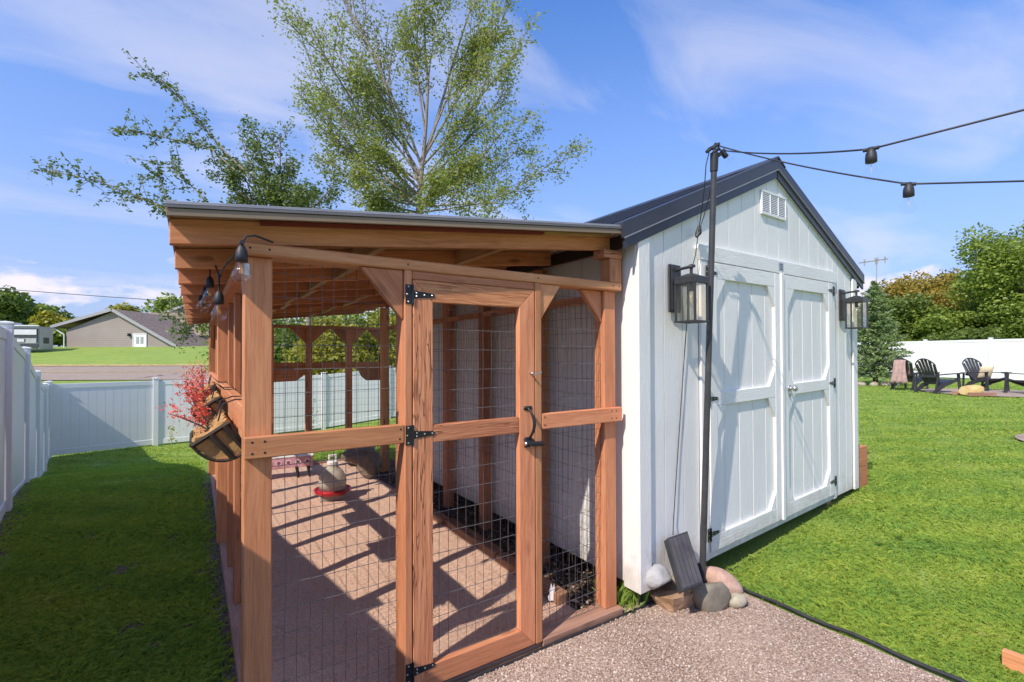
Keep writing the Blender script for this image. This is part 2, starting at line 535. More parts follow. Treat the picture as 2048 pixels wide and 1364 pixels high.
# ------------------------------------------------------------------ ground, paths, grass
def lawn_mat():
    m, nt, b = base_mat('lawn_turf', (0.07, 0.13, 0.025), 0.85, 0, 0.2)
    tc = nd(nt, 'ShaderNodeTexCoord')
    v = tc.outputs['Object']
    a = nd(nt, 'ShaderNodeTexNoise', {'Vector': v, 'Scale': 0.35, 'Detail': 4.0})
    bq = nd(nt, 'ShaderNodeTexNoise', {'Vector': v, 'Scale': 2.6, 'Detail': 6.0, 'Roughness': 0.65})
    c = nd(nt, 'ShaderNodeTexNoise', {'Vector': v, 'Scale': 38.0, 'Detail': 4.0, 'Roughness': 0.7})
    # mowing passes
    mp = nd(nt, 'ShaderNodeMapping', {'Vector': v, 'Rotation': (0, 0, R(-52))})
    wv = nd(nt, 'ShaderNodeTexWave', {'Vector': mp.outputs[0], 'Scale': 0.42, 'Distortion': 2.0, 'Detail': 2.0, 'Detail Scale': 1.2})
    f = math_(nt, 'ADD', math_(nt, 'MULTIPLY', bq.outputs[0], 0.5), math_(nt, 'MULTIPLY', c.outputs[0], 0.4))
    f = math_(nt, 'ADD', f, math_(nt, 'MULTIPLY', wv.outputs['Fac'], 0.16))
    f = math_(nt, 'ADD', f, math_(nt, 'MULTIPLY', a.outputs[0], 0.25))
    col = ramp(nt, f, [(0.42, (0.16, 0.235, 0.055)), (0.66, (0.24, 0.335, 0.065)), (0.92, (0.33, 0.385, 0.095))])
    nt.links.new(col, b.inputs['Base Color'])
    bump(nt, b, c.outputs[0], 0.9, 0.03)
    return m


def gravel_mat(name, stops, scale, bstr, dist):
    m, nt, b = base_mat(name, (0.3, 0.24, 0.2), 0.85, 0, 0.25)
    tc = nd(nt, 'ShaderNodeTexCoord')
    v = tc.outputs['Object']
    vo = nd(nt, 'ShaderNodeTexVoronoi', {'Vector': v, 'Scale': scale})
    n = nd(nt, 'ShaderNodeTexNoise', {'Vector': v, 'Scale': 1.3, 'Detail': 5.0})
    fine = nd(nt, 'ShaderNodeTexNoise', {'Vector': v, 'Scale': scale * 2.2, 'Detail': 3.0})
    cc = nd(nt, 'ShaderNodeSeparateColor', {0: vo.outputs['Color']})
    f = math_(nt, 'ADD', math_(nt, 'MULTIPLY', cc.outputs[0], 0.7), math_(nt, 'MULTIPLY', n.outputs[0], 0.3))
    col = ramp(nt, f, stops)
    col = mix(nt, 0.35, col, ramp(nt, fine.outputs[0], [(0.3, 0.12), (0.7, 0.55)]), 'OVERLAY')
    nt.links.new(col, b.inputs['Base Color'])
    h = math_(nt, 'SUBTRACT', math_(nt, 'MULTIPLY', fine.outputs[0], 0.4), vo.outputs['Distance'])
    bump(nt, b, h, bstr, dist)
    return m


LAWN = lawn_mat()
GRAVEL = gravel_mat('pink_grey_gravel', [(0.1, (0.24, 0.165, 0.13)), (0.45, (0.41, 0.295, 0.235)), (0.75, (0.52, 0.395, 0.325)), (0.95, (0.63, 0.54, 0.47))], 95.0, 0.8, 0.006)
GRIT = gravel_mat('pink_grit_floor', [(0.1, (0.48, 0.30, 0.21)), (0.5, (0.63, 0.43, 0.32)), (0.95, (0.74, 0.57, 0.46))], 150.0, 0.5, 0.004)
SOIL = gravel_mat('dark_mulch_soil', [(0.1, (0.045, 0.03, 0.022)), (0.6, (0.13, 0.085, 0.06)), (0.95, (0.24, 0.17, 0.13))], 45.0, 0.9, 0.02)

axx = [-20 + 0.4 * i for i in range(151)]
axy = [-8 + 0.4 * i for i in range(166)]


def grow(a, lo, hi):
    a = list(a); st = 0.5
    while a[0] > lo:
        a.insert(0, a[0] - st); st *= 1.16
    st = 0.5
    while a[-1] < hi:
        a.append(a[-1] + st); st *= 1.16
    return np.array(a)


gx, gy = grow(axx, -1800, 1800), grow(axy, -1800, 1800)
X, Y = np.meshgrid(gx, gy)
Z = terrain(X, Y)
nx, ny = len(gx), len(gy)
vv = np.stack([X.ravel(), Y.ravel(), Z.ravel()], 1)
ii = (np.arange(ny - 1)[:, None] * nx + np.arange(nx - 1)[None, :]).ravel()
quads = np.stack([ii, ii + 1, ii + nx + 1, ii + nx], 1)
gm = fast_mesh('lawn', vv, quads, LAWN, 4)
gm.polygons.foreach_set('use_smooth', [True] * len(gm.polygons))
tag(add('lawn', gm), kind='structure')


def sheet(name, x0, x1, y0, y1, z, mat, step=0.1, amp=0.0, edge=0.0, fz=None):
    xs = np.linspace(x0, x1, max(2, int((x1 - x0) / step) + 1))
    ys = np.linspace(y0, y1, max(2, int((y1 - y0) / step) + 1))
    vs, fs = [], []
    for y in ys:
        for x in xs:
            h = noise.noise(Vector((x * 2.3, y * 2.3, 0))) * amp + noise.noise(Vector((x * 7, y * 7, 3))) * amp * 0.35
            vs.append((x, y, (fz(x, y) if fz else z) + h))
    k = len(xs)
    for j in range(len(ys) - 1):
        for i in range(k - 1):
            a = j * k + i
            fs.append((a, a + 1, a + k + 1, a + k))
    return tag(add(name, new_mesh(name, vs, fs, mat, True)), kind='structure')


sheet('gravel_path', 0.0, 2.985, -5.0, -0.012, 0.0, GRAVEL, 0.12, 0.006)
sheet('shed_front_gravel', 2.10, 2.985, -0.012, 0.30, -0.002, GRAVEL, 0.12, 0.006)
sheet('run_floor', 0.10, 1.98, 0.02, 5.62, 0.020, GRIT, 0.06, 0.016)
sheet('soil_strip', 1.86, 2.40, 0.06, 5.62, 0.030, SOIL, 0.06, 0.022)


def scatter(name, n, xr, yr, size, mat, zf, flat=0.6, near=True, accept=None):
    """loose stones: jittered octahedra, more of them close to the eye"""
    x = rng.uniform(*xr, n); y = rng.uniform(*yr, n)
    if near:
        d2 = (x - CAM[0]) ** 2 + (y - CAM[1]) ** 2 + 1.0
        keep = rng.random(n) < np.clip(7.5 / d2, 0.04, 1)
        x, y = x[keep], y[keep]
    if accept is not None:
        k = accept(x, y); x, y = x[k], y[k]
    n = len(x)
    oc = np.array([(1, 0, 0), (-1, 0, 0), (0, 1, 0), (0, -1, 0), (0, 0, 1), (0, 0, -1)], float)
    tri = np.array([(0, 2, 4), (2, 1, 4), (1, 3, 4), (3, 0, 4), (2, 0, 5), (1, 2, 5), (3, 1, 5), (0, 3, 5)])
    s = size[0] + (size[1] - size[0]) * rng.random(n) ** 3.2
    v = oc[None] * rng.uniform(0.6, 1.25, (n, 6, 1)) * s[:, None, None] * 0.5
    v[:, :, 2] *= flat
    v += rng.normal(0, 0.12, (n, 6, 3)) * s[:, None, None] * 0.5
    t = rng.uniform(0, 6.283, n)
    ct, st = np.cos(t)[:, None], np.sin(t)[:, None]
    vx = v[:, :, 0] * ct - v[:, :, 1] * st; vy = v[:, :, 0] * st + v[:, :, 1] * ct
    v = np.stack([vx + x[:, None], vy + y[:, None], v[:, :, 2] + (zf(x, y) + s * 0.18)[:, None]], 2)
    t8 = (tri[None] + (np.arange(n) * 6)[:, None, None]).reshape(-1, 3)
    return tag(add(name, fast_mesh(name, v.reshape(-1, 3), t8, mat)), kind='stuff')


def stone_mat(name, stops):
    m, nt, b = base_mat(name, (0.3, 0.25, 0.2), 0.75, 0, 0.3)
    ge = nd(nt, 'ShaderNodeNewGeometry')
    nt.links.new(ramp(nt, ge.outputs['Random Per Island'], stops), b.inputs['Base Color'])
    return m


ST_GRAVEL = stone_mat('gravel_stones', [(0.0, (0.28, 0.195, 0.155)), (0.3, (0.41, 0.295, 0.235)), (0.6, (0.48, 0.36, 0.295)), (0.88, (0.54, 0.45, 0.385)), (1.0, (0.64, 0.57, 0.50))])
ST_GRIT = stone_mat('grit_stones', [(0.0, (0.38, 0.23, 0.16)), (0.5, (0.58, 0.39, 0.29)), (0.9, (0.70, 0.53, 0.43)), (1.0, (0.75, 0.66, 0.58))])
CHIP = stone_mat('bark_chips', [(0.0, (0.05, 0.035, 0.025)), (0.6, (0.17, 0.11, 0.075)), (1.0, (0.42, 0.33, 0.26))])
flat0 = lambda x, y: np.zeros(len(x))
scatter('gravel_stones', 110000, (0.15, 2.98), (-2.6, -0.02), (0.005, 0.021), ST_GRAVEL, lambda x, y: np.full(len(x), 0.0))
scatter('gravel_by_shed_stones', 9000, (2.12, 2.98), (-0.02, 0.1), (0.006, 0.018), ST_GRAVEL, flat0)
scatter('grit_stones', 90000, (0.12, 1.9), (0.03, 5.5), (0.003, 0.010), ST_GRIT, lambda x, y: np.full(len(x), 0.022))
scatter('bark_chips', 9000, (1.88, 2.36), (0.1, 5.5), (0.012, 0.05), CHIP, lambda x, y: np.full(len(x), 0.035), 0.5)

FP = np.array([29.0, 4.0])          # filled in below: seating circle
SEAT_C = W(1990, 784, 14.7); SEAT_C.z = 0
PIT_C = W(2192, 868, 7.35); PIT_C.z = 0
SHED_O = np.array([2.1727, -0.0743]); SHED_D = R(3.5)


BARE = [(-0.62, 2.62, 0.085), (-0.70, 2.30, 0.05), (-0.48, 1.55, 0.07), (-0.36, 1.25, 0.05), (-0.30, 3.2, 0.06), (-0.75, 1.75, 0.05), (-0.20, 1.35, 0.05), (-0.13, 2.2, 0.06), (-0.95, 3.6, 0.08)]


def lawn_ok(x, y):
    run = (x > 0.0) & (x < 2.25) & (y > -6) & (y < 5.72)
    grav = (x > -0.02) & (x < 3.035) & (y < 0.1)
    sh = (x > 2.1) & (x < 5.80) & (y > SHED_O[1] - 0.0 + (x - SHED_O[0]) * math.tan(SHED_D)) & (y < 4.0)
    pat = (x - SEAT_C.x) ** 2 + (y - SEAT_C.y) ** 2 < 1.75 ** 2
    pit = (x - PIT_C.x) ** 2 + (y - PIT_C.y) ** 2 < 0.86 ** 2
    fx = -1.105 - 0.1472 * y
    left = (x < fx + 0.02) & (x < 1)
    edge = np.abs(x - 3.03) < 0.01
    bare = np.zeros(len(x), bool)
    for (bx, by, br) in BARE:
        ang = np.arctan2(y - by, x - bx)
        bare |= np.hypot(x - bx, (y - by) * 0.75) < br * (0.8 + 0.25 * np.sin(3 * ang + bx * 9) + 0.15 * np.sin(7 * ang)) * np.where(rng.random(len(x)) < 0.14, 0.5, 1.0)
    return ~(bare | run | grav | sh | pat | pit | left | edge) & (y < 15.0) & (x < 29.5) & (y > -3)


def grass_blades(n):
    w = np.exp(rng.uniform(math.log(1.15), math.log(30), n))
    s = rng.uniform(-1.3, 1.75, n) * w
    x = CAM[0] + FW[0] * w + RT[0] * s
    y = CAM[1] + FW[1] * w + RT[1] * s
    k = lawn_ok(x, y)
    x, y, w = x[k], y[k], w[k]
    # thin out in worn patches and along the fence and plate
    pn = np.array([noise.noise(Vector((a * 1.7, b * 1.7, 0.3))) for a, b in zip(x[::1], y[::1])])
    fxd = x - (-1.105 - 0.1472 * y)
    fade = np.where(x < 1, np.clip(fxd / 0.22, 0.05, 1) * np.clip((-0.01 - x) / 0.10, 0.12, 1), 1.0)
    keep = rng.random(len(x)) < np.clip(0.98 - 0.9 * np.clip(-pn - 0.42, 0, 1) * 2, 0.15, 1) * fade
    x, y, w, pn = x[keep], y[keep], w[keep], pn[keep]
    n = len(x)
    z = terrain(x, y)
    h = (0.020 + 0.026 * rng.random(n)) * (1.0 + 0.55 * pn)
    h *= np.where(x < 1, 1.1, 1.0)
    wd = np.maximum(0.0024, 0.00085 * w) * rng.uniform(0.7, 1.35, n)
    t = rng.uniform(0, 6.283, n)
    # blades lie over in drifts
    lean_d = 6.283 * np.array([noise.noise(Vector((a * 0.9, b * 0.9, 7))) for a, b in zip(x, y)]) + rng.normal(0, 1.5, n)
    lean = h * np.abs(rng.normal(0.85, 0.55, n))
    bx, by = np.cos(t) * wd / 2, np.sin(t) * wd / 2
    V = np.zeros((n, 4, 3))
    V[:, 0] = np.stack([x - bx, y - by, z - 0.004], 1)
    V[:, 1] = np.stack([x + bx, y + by, z - 0.004], 1)
    mx, my = x + np.cos(lean_d) * lean * 0.3, y + np.sin(lean_d) * lean * 0.3
    V[:, 2] = np.stack([mx + bx * 0.8, my + by * 0.8, z + h * 0.6], 1)
    V[:, 3] = np.stack([x + np.cos(lean_d) * lean, y + np.sin(lean_d) * lean, z + h * (1 - 0.25 * np.clip(lean / h, 0, 1.5))], 1)
    tri = np.array([(0, 1, 2), (0, 2, 3)])
    T = (tri[None] + (np.arange(n) * 4)[:, None, None]).reshape(-1, 3)
    return V.reshape(-1, 3), T


def grass_mat():
    m = bpy.data.materials.new('grass_blade')
    m.use_nodes = True
    nt = m.node_tree
    nt.nodes.clear()
    ge = nd(nt, 'ShaderNodeNewGeometry')
    tc = nd(nt, 'ShaderNodeTexCoord')
    v = tc.outputs['Object']
    a = nd(nt, 'ShaderNodeTexNoise', {'Vector': v, 'Scale': 1.6, 'Detail': 5.0, 'Roughness': 0.6})
    mp = nd(nt, 'ShaderNodeMapping', {'Vector': v, 'Rotation': (0, 0, R(-52))})
    wv = nd(nt, 'ShaderNodeTexWave', {'Vector': mp.outputs[0], 'Scale': 0.42, 'Distortion': 2.0, 'Detail': 2.0, 'Detail Scale': 1.2})
    f = math_(nt, 'ADD', math_(nt, 'MULTIPLY', ge.outputs['Random Per Island'], 0.48), math_(nt, 'MULTIPLY_ADD', a.outputs[0], 0.75, -0.12))
    f = math_(nt, 'ADD', f, math_(nt, 'MULTIPLY', math_(nt, 'SUBTRACT', wv.outputs['Fac'], 0.5), 0.14))
    c = ramp(nt, f, [(0.12, (0.16, 0.31, 0.08)), (0.45, (0.285, 0.42, 0.078)), (0.75, (0.42, 0.49, 0.09)), (0.9, (0.48, 0.49, 0.20)), (1.0, (0.55, 0.46, 0.27))])
    df = nd(nt, 'ShaderNodeBsdfPrincipled', {'Base Color': c, 'Roughness': 0.55, 'Specular IOR Level': 0.25})
    tr = nd(nt, 'ShaderNodeBsdfTranslucent', {'Color': mix(nt, 1.0, c, (1.15, 1.15, 0.5), 'MULTIPLY')})
    mx = nd(nt, 'ShaderNodeMixShader', {0: 0.42, 1: df.outputs[0], 2: tr.outputs[0]})
    nd(nt, 'ShaderNodeOutputMaterial', {0: mx.outputs[0]})
    return m


GRASS = grass_mat()
gv, gt = grass_blades(960000)
tag(add('grass', fast_mesh('grass', gv, gt, GRASS)), kind='stuff')


def soil_patch(pts_, name='bare_soil', lift=0.006):
    vs, fs = [], []
    c = np.mean(pts_, 0)
    vs.append((c[0], c[1], tz(c[0], c[1]) + lift))
    for p in pts_: vs.append((p[0], p[1], tz(p[0], p[1]) + lift * 0.3))
    for i in range(len(pts_)): fs.append((0, 1 + i, 1 + (i + 1) % len(pts_)))
    return tag(add(name, new_mesh(name, vs, fs, TURFSOIL)), kind='structure')


TURFSOIL = gravel_mat('bare_turf_soil', [(0.1, (0.10, 0.075, 0.05)), (0.6, (0.20, 0.155, 0.105)), (0.95, (0.32, 0.26, 0.19))], 60.0, 0.8, 0.012)
for (bx, by, br) in BARE:
    soil_patch([(bx + br * 1.2 * math.cos(a) * (1 + 0.2 * math.sin(3 * a + bx)), by + br * 1.5 * math.sin(a) * (1 + 0.2 * math.cos(2 * a))) for a in [6.283 * k / 16 for k in range(16)]])
for y0 in np.arange(0.3, 5.3, 0.5):
    n_ = 6
    soil_patch([(0.03, y0 + 0.5 * k / n_) for k in range(n_ + 1)] + [(-0.075 - 0.03 * math.sin((y0 + 0.5 * k / n_) * 9), y0 + 0.5 * k / n_) for k in range(n_, -1, -1)])
for y0 in np.arange(0.5, 8.0, 0.5):
    n_ = 6
    fxx = lambda y: -1.105 - 0.1472 * y
    soil_patch([(fxx(y0 + .5 * k / n_) - 0.05, y0 + 0.5 * k / n_) for k in range(n_ + 1)] + [(fxx(y0 + .5 * k / n_) + 0.16 + 0.05 * math.sin((y0 + 0.5 * k / n_) * 7), y0 + 0.5 * k / n_) for k in range(n_, -1, -1)])


def tuft(name, label, cat, cx, cy, n, rad, hh, mat, group=None):
    x = cx + rng.normal(0, rad, n); y = cy + rng.normal(0, rad * 0.7, n)
    t = rng.uniform(0, 6.283, n); h = hh * rng.uniform(0.4, 1.1, n)
    vs, fs = [], []
    for i in range(n):
        b = len(vs)
        ld = rng.uniform(0, 6.283); l = h[i] * abs(rng.normal(0.35, 0.25))
        ex, ey = math.cos(t[i]) * 0.003, math.sin(t[i]) * 0.003
        z = max(tz(x[i], y[i]), -0.01)
        vs += [(x[i] - ex, y[i] - ey, z), (x[i] + ex, y[i] + ey, z), (x[i] + math.cos(ld) * l * .4 + ex * .7, y[i] + math.sin(ld) * l * .4 + ey * .7, z + h[i] * .6),
               (x[i] + math.cos(ld) * l, y[i] + math.sin(ld) * l, z + h[i])]
        fs += [(b, b + 1, b + 2), (b, b + 2, b + 3)]
    return tag(add(name, new_mesh(name, vs, fs, mat)), label, cat, group)


tuft('grass_tuft', 'tall green grass tuft growing at the white shed corner beside the run post', 'grass', 2.22, 0.10, 260, 0.075, 0.17, GRASS)

# ------------------------------------------------------------------ the wooden run
run = thing('wooden_run', 'open cedar chicken run with wire mesh walls and lean-to roof beside the white shed', 'chicken run', (1.0, 2.8, 0))
RL = 5.55                      # length
ZT = lambda x: 2.153 + 0.107 * (x + 0.235)      # rafter top line


def wires(name, p, u, v, lu, lv, su=0.0508, sv=0.1016, wav=0.004, parent=None, skip=None):
    """welded wire panel: origin p, unit vectors u (across) and v (up)"""
    mb = MB(); p = Vector(p); u = Vector(u); v = Vector(v); n = u.cross(v)
    sd = random.random() * 50

    def pt(a, b):
        q = Vector((a * 2.1 + sd, b * 2.1, 0.0))
        return p + u * (a + noise.noise(q) * wav * 1.6) + v * (b + noise.noise(q + Vector((9, 4, 0))) * wav * 2.0) + n * noise.noise(q + Vector((0, 0, 5))) * wav * 2.2
    k = max(2, int(lv / 0.28))
    for i in range(int(lu / su) + 1):
        a = i * su + random.uniform(-1, 1) * 0.002
        mb.tube([pt(a, lv * j / k) for j in range(k + 1)], 0.0016, 3, False)
    k = max(2, int(lu / 0.25))
    for i in range(int(lv / sv) + 1):
        b = i * sv
        mb.tube([pt(lu * j / k, b) for j in range(k + 1)], 0.0016, 3, False)
    return tag(mb.build(name, WIRE, parent), kind='stuff')


# base plates
bb('base_plate', 0.022, 0.14, 0.0, RL, -0.06, 0.04, PLATE, run)
bb('base_plate', 0.14, 0.70, 0.02, 0.14, -0.06, 0.04, PLATE, run)
bb('base_plate', 1.472, 2.10, 0.0, 0.135, -0.05, 0.040, PLATE, run)
bb('base_plate', 0.14, 2.10, RL - 0.09, RL, -0.06, 0.04, PLATE, run)
bb('door_sill', 0.70, 1.472, 0.015, 0.14, -0.06, 0.018, PLATE, run)
# front corner posts, studs and rails
bb('post', 0.002, 0.106, 0.040, 0.132, 0.04, 2.035, CEDAR, run)
bb('post', 1.988, 2.086, 0.040, 0.132, 0.04, 2.035, CEDAR, run)
bb('door_post', 0.664, 0.701, 0.0, 0.125, 0.03, 2.035, CEDAR, run)
bb('door_post', 1.424, 1.468, 0.0, 0.125, 0.03, 2.035, CEDAR, run)
bb('rail', 0.0, 0.662, 0.0, 0.0375, 1.218, 1.306, CEDAR, run)
bb('rail', 1.470, 2.104, 0.0, 0.0375, 1.213, 1.300, CEDAR, run)
bb('header', 0.0, 2.104, -0.002, 0.134, 2.036, 2.086, CEDAR, run, 0.006)
bb('door_head', 0.702, 1.423, 0.006, 0.05, 1.994, 2.035, CEDAR, run)
bb('upper_post', 2.004, 2.104, 0.0, 0.092, 2.087, 2.236, CEDAR, run)
bb('post_cap', 1.952, 2.108, -0.004, 0.10, 2.237, 2.288, CEDAR_SAWN, run)


def brace(p, ex, ez, lx, lz, yd, th, mat=CEDAR, parent=run):
    """triangular corner brace: right angle at p, legs lx along ex and lz along ez"""
    p = Vector(p); ex = Vector(ex); ez = Vector(ez); yd = Vector(yd)
    tri = [p, p + ex * lx, p + ex * (lx * 0.94) + ez * 0.0, p + ez * lz]
    tri = [p, p + ex * lx, p + ez * lz]
    c = sum(tri, Vector()) / 3
    q = [t + (c - t) * 0.04 for t in tri]
    mid = (p + ex * lx + p + ez * lz) / 2
    d = (ez * lz - ex * lx).normalized()
    m = Matrix([[d[i], yd[i], d.cross(yd)[i], mid[i]] for i in range(3)] + [[0, 0, 0, 1]])
    mi = m.inverted()
    v0 = [mi @ t for t in tri] + [mi @ (t + yd * th) for t in tri]
    me = new_mesh('brace', v0, [(0, 1, 2), (5, 4, 3), (0, 3, 4, 1), (1, 4, 5, 2), (2, 5, 3, 0)], mat)
    me.validate()
    bm = bmesh.new(); bm.from_mesh(me); bmesh.ops.recalc_face_normals(bm, faces=bm.faces)
    bmesh.ops.bevel(bm, geom=list(bm.edges), offset=0.004, segments=1, affect='EDGES')
    bm.to_mesh(me); bm.free()
    return add('brace', me, parent, m)


brace((0.661, 0.012, 2.034), (-1, 0, 0), (0, 0, -1), 0.20, 0.235, (0, 1, 0), 0.038)
brace((1.470, 0.010, 2.034), (1, 0, 0), (0, 0, -1), 0.145, 0.205, (0, 1, 0), 0.038)
brace((1.985, 0.06, 2.034), (-1, 0, 0), (0, 0, -1), 0.17, 0.20, (0, 1, 0), 0.038)
brace((0.012, 0.135, 2.034), (0, 1, 0), (0, 0, -1), 0.24, 0.30, (1, 0, 0), 0.038)
# left wall
bb('post', 0.0, 0.09, 2.64, 2.73, 0.04, 2.035, CEDAR, run)
bb('post', 0.0, 0.09, RL - 0.09, RL, 0.04, 2.035, CEDAR, run)
for y in (0.74, 1.40, 2.06, 3.30, 3.93, 4.60):
    bb('stud', 0.052, 0.090, y, y + 0.089, 0.04, 2.035, CEDAR, run)
for a, b in ((0.134, 2.638), (2.732, RL - 0.092)):
    bb('side_rail', 0.002, 0.0505, a, b, 1.282, 1.420, CEDAR, run)
bb('top_plate', 0.0, 0.092, 0.136, 2.70, 2.035, 2.083, CEDAR, run)
bb('top_plate', 0.0, 0.092, 2.703, RL, 2.035, 2.083, CEDAR, run)
for y0 in (2.735, RL - 0.095 - 0.25):
    brace((0.012, y0 if y0 < 3 else RL - 0.092, 2.034), (0, 1 if y0 < 3 else -1, 0), (0, 0, -1), 0.24, 0.28, (1, 0, 0), 0.038)
# shed side
for y in (0.80, 1.66, 2.44):
    bb('post', 2.045, 2.134, y, y + 0.09, 0.03, 2.29, CEDAR, run)
bb('post', 1.99, 2.09, 4.34, 4.44, 0.03, 2.29, CEDAR, run)
bb('ledger', 2.05, 2.088, 0.14, 4.4, 2.292, 2.372, CEDAR, run)
bb('side_beam', 2.045, 2.134, 0.135, 4.30, 1.985, 2.030, CEDAR, run)
# back wall
for x in (0.70, 1.215, 1.80):
    bb('post', x, x + 0.088, RL - 0.09, RL, 0.04, 2.03, CEDAR, run)
bb('post', 2.36, 2.45, RL - 0.09, RL, 0.04, 2.03, CEDAR, run)
bb('back_plate', 0.092, 2.45, RL - 0.09, RL, 2.035, 2.083, CEDAR, run)
bb('back_rail', 0.09, 2.45, RL + 0.002, RL + 0.04, 1.43, 1.535, CEDAR, run)
for xs, d in ((1.303, 1), (1.215, -1), (1.80, -1), (1.888, 1), (2.36, -1)):
    brace((xs, RL - 0.07, 2.033), (d, 0, 0), (0, 0, -1), 0.22, 0.22, (0, 1, 0), 0.04)
mb = MB().prism([(0.40, 1.24), (1.10, 1.26), (1.19, 1.33), (1.23, 1.428), (0.40, 1.428)], 0.038)
mb.build('nest_board', CEDAR, run, Matrix.Translation((0, RL + 0.003, 0)))
mb = MB().prism([(2.06, 1.30), (2.14, 1.235), (2.45, 1.235), (2.45, 1.428), (2.00, 1.428)], 0.038)
mb.build('nest_board', CEDAR, run, Matrix.Translation((0, RL + 0.003, 0)))
EDGEM = wear_mat('dark_metal_edge', (0.16, 0.15, 0.155), 0.5, 0.2, 0.15, 5.0)
# rafters, blocking, roof
SLOPE = math.atan(0.107)
k = 0
y = 0.042
while y < RL + 0.1:
    x0, x1 = -0.245, 2.09
    zc0, zc1 = ZT(x0) - 0.05, ZT(x1) - 0.05
    cm = Vector(((x0 + x1) / 2, y + 0.019, (zc0 + zc1) / 2))
    mr = Matrix.Translation(cm) @ Matrix.Rotation(-SLOPE, 4, 'Y')
    key = 'rafter_a' if k == 0 else 'rafter_b'
    if k < 2:
        ri = mr.inverted()
        q = [(x0, zc0 - 0.049), (x1, zc1 - 0.049), (x1, zc1 + 0.049), (x0, zc0 + 0.049)]
        RAFT = new_mesh(key, [ri @ Vector((a, y, c)) for a, c in q] + [ri @ Vector((a, y + 0.038, c)) for a, c in q],
                        [(0, 1, 2, 3), (7, 6, 5, 4), (0, 4, 5, 1), (1, 5, 6, 2), (2, 6, 7, 3), (3, 7, 4, 0)], RAFTER if k == 0 else CEDAR)
        bm = bmesh.new(); bm.from_mesh(RAFT); bmesh.ops.recalc_face_normals(bm, faces=bm.faces)
        bmesh.ops.bevel(bm, geom=list(bm.edges), offset=0.003, segments=1, affect='EDGES'); bm.to_mesh(RAFT); bm.free()
    add('rafter', RAFT, run, mr)
    # sawn end of the rafter tail, rough and catching the sun
    for j, xb in enumerate((0.62, 1.30)):
        if y + 0.61 < RL + 0.1:
            o = 0.02 if k % 2 else -0.02
            board('blocking', (xb + o, y + 0.040, ZT(xb) - 0.05), (xb + o, y + 0.609, ZT(xb) - 0.05), (0, 0, 1), 0.088, 0.038, TAN, run, 0.002)
    y += 0.61; k += 1


def slab(name, x0, x1, y0, y1, dz0, dz1, mat):
    m = Matrix.Translation(((x0 + x1) / 2, (y0 + y1) / 2, ZT((x0 + x1) / 2) + (dz0 + dz1) / 2)) @ Matrix.Rotation(-SLOPE, 4, 'Y')
    return add(name, box_mesh((x1 - x0) / math.cos(SLOPE), y1 - y0, dz1 - dz0, mat, 0.002, name), run, m)


slab('roof_deck', -0.240, 2.12, -0.085, RL + 0.16, 0.001, 0.013, TAN)
slab('front_fascia_edge', -0.250, 2.012, -0.099, -0.0855, -0.026, 0.0010, BEIGE)
slab('metal_edge', -0.253, 2.014, -0.104, -0.0995, 0.0025, 0.0135, EDGEM)
slab('red_trim_strip', 0.06, 1.50, 0.0225, 0.0410, -0.020, -0.001, REDTRIM)
slab('bare_trim_strip', 1.51, 2.05, 0.0225, 0.0410, -0.018, -0.001, TAN)
slab('eave_edge', -0.2515, -0.2415, -0.085, RL + 0.17, -0.012, 0.013, BEIGE)
mb = MB()
Lr = (2.03 + 0.254) / math.cos(SLOPE)
RY = RL + 0.28
mb.box(-Lr / 2, Lr / 2, -RY / 2, RY / 2, -0.002, 0.002, 0.001)
for i in range(25):
    yy = -RY / 2 + 0.02 + i * 0.2286
    if yy < RY / 2 - 0.02:
        mb.box(-Lr / 2, Lr / 2, yy - 0.012, yy + 0.012, 0.0015, 0.012, 0.004)
mb.build('roof_metal', DRIP, run, Matrix.Translation(((-0.254 + 2.03) / 2, -0.104 + RY / 2, ZT(0.888) + 0.0165)) @ Matrix.Rotation(-SLOPE, 4, 'Y'))
scr = MB()
for (x, z) in [(x, z) for x in (0.03, 0.075) for z in (1.24, 1.285)] + [(2.01, 1.235), (2.05, 1.28), (2.01, 1.28), (2.05, 1.235), (0.64, 1.24), (0.645, 1.285), (1.49, 1.235), (1.49, 1.28)]:
    scr.lathe([(0.0048, 0), (0.0048, 0.0008), (0.002, 0.0012)], 8, Matrix.Translation((x, 0.0, z)) @ Matrix.Rotation(math.pi / 2, 4, 'X'))
for x in (0.02, 0.09, 0.68, 1.445, 2.03, 2.08):
    scr.lathe([(0.0048, 0), (0.0048, 0.0008), (0.002, 0.0012)], 8, Matrix.Translation((x, -0.002, 2.062)) @ Matrix.Rotation(math.pi / 2, 4, 'X'))
tag(scr.build('screw_heads', BLACK, run), kind='stuff')
# wire mesh panels
wires('wire_mesh', (0.108, 0.075, 0.05), (1, 0, 0), (0, 0, 1), 0.55, 1.98, parent=run)
wires('wire_mesh', (1.472, 0.075, 0.05), (1, 0, 0), (0, 0, 1), 0.51, 1.98, parent=run, wav=0.007)
wires('wire_mesh', (0.094, 0.14, 0.05), (0, 1, 0), (0, 0, 1), 5.35, 1.98, parent=run)
wires('wire_mesh', (0.10, RL - 0.095, 0.05), (1, 0, 0), (0, 0, 1), 2.3, 1.98, parent=run)
wires('wire_mesh', (2.036, 0.16, 0.05), (0, 1, 0), (0, 0, 1), 4.15, 1.95, parent=run, wav=0.007)

# ---- the door of the run
dx0, dx1, dzb, dzt = 0.706, 1.419, 0.034, 1.992
door = add('run_door', None, run, Matrix.Translation((dx0, 0.0, 0.034)))
SW = 0.102


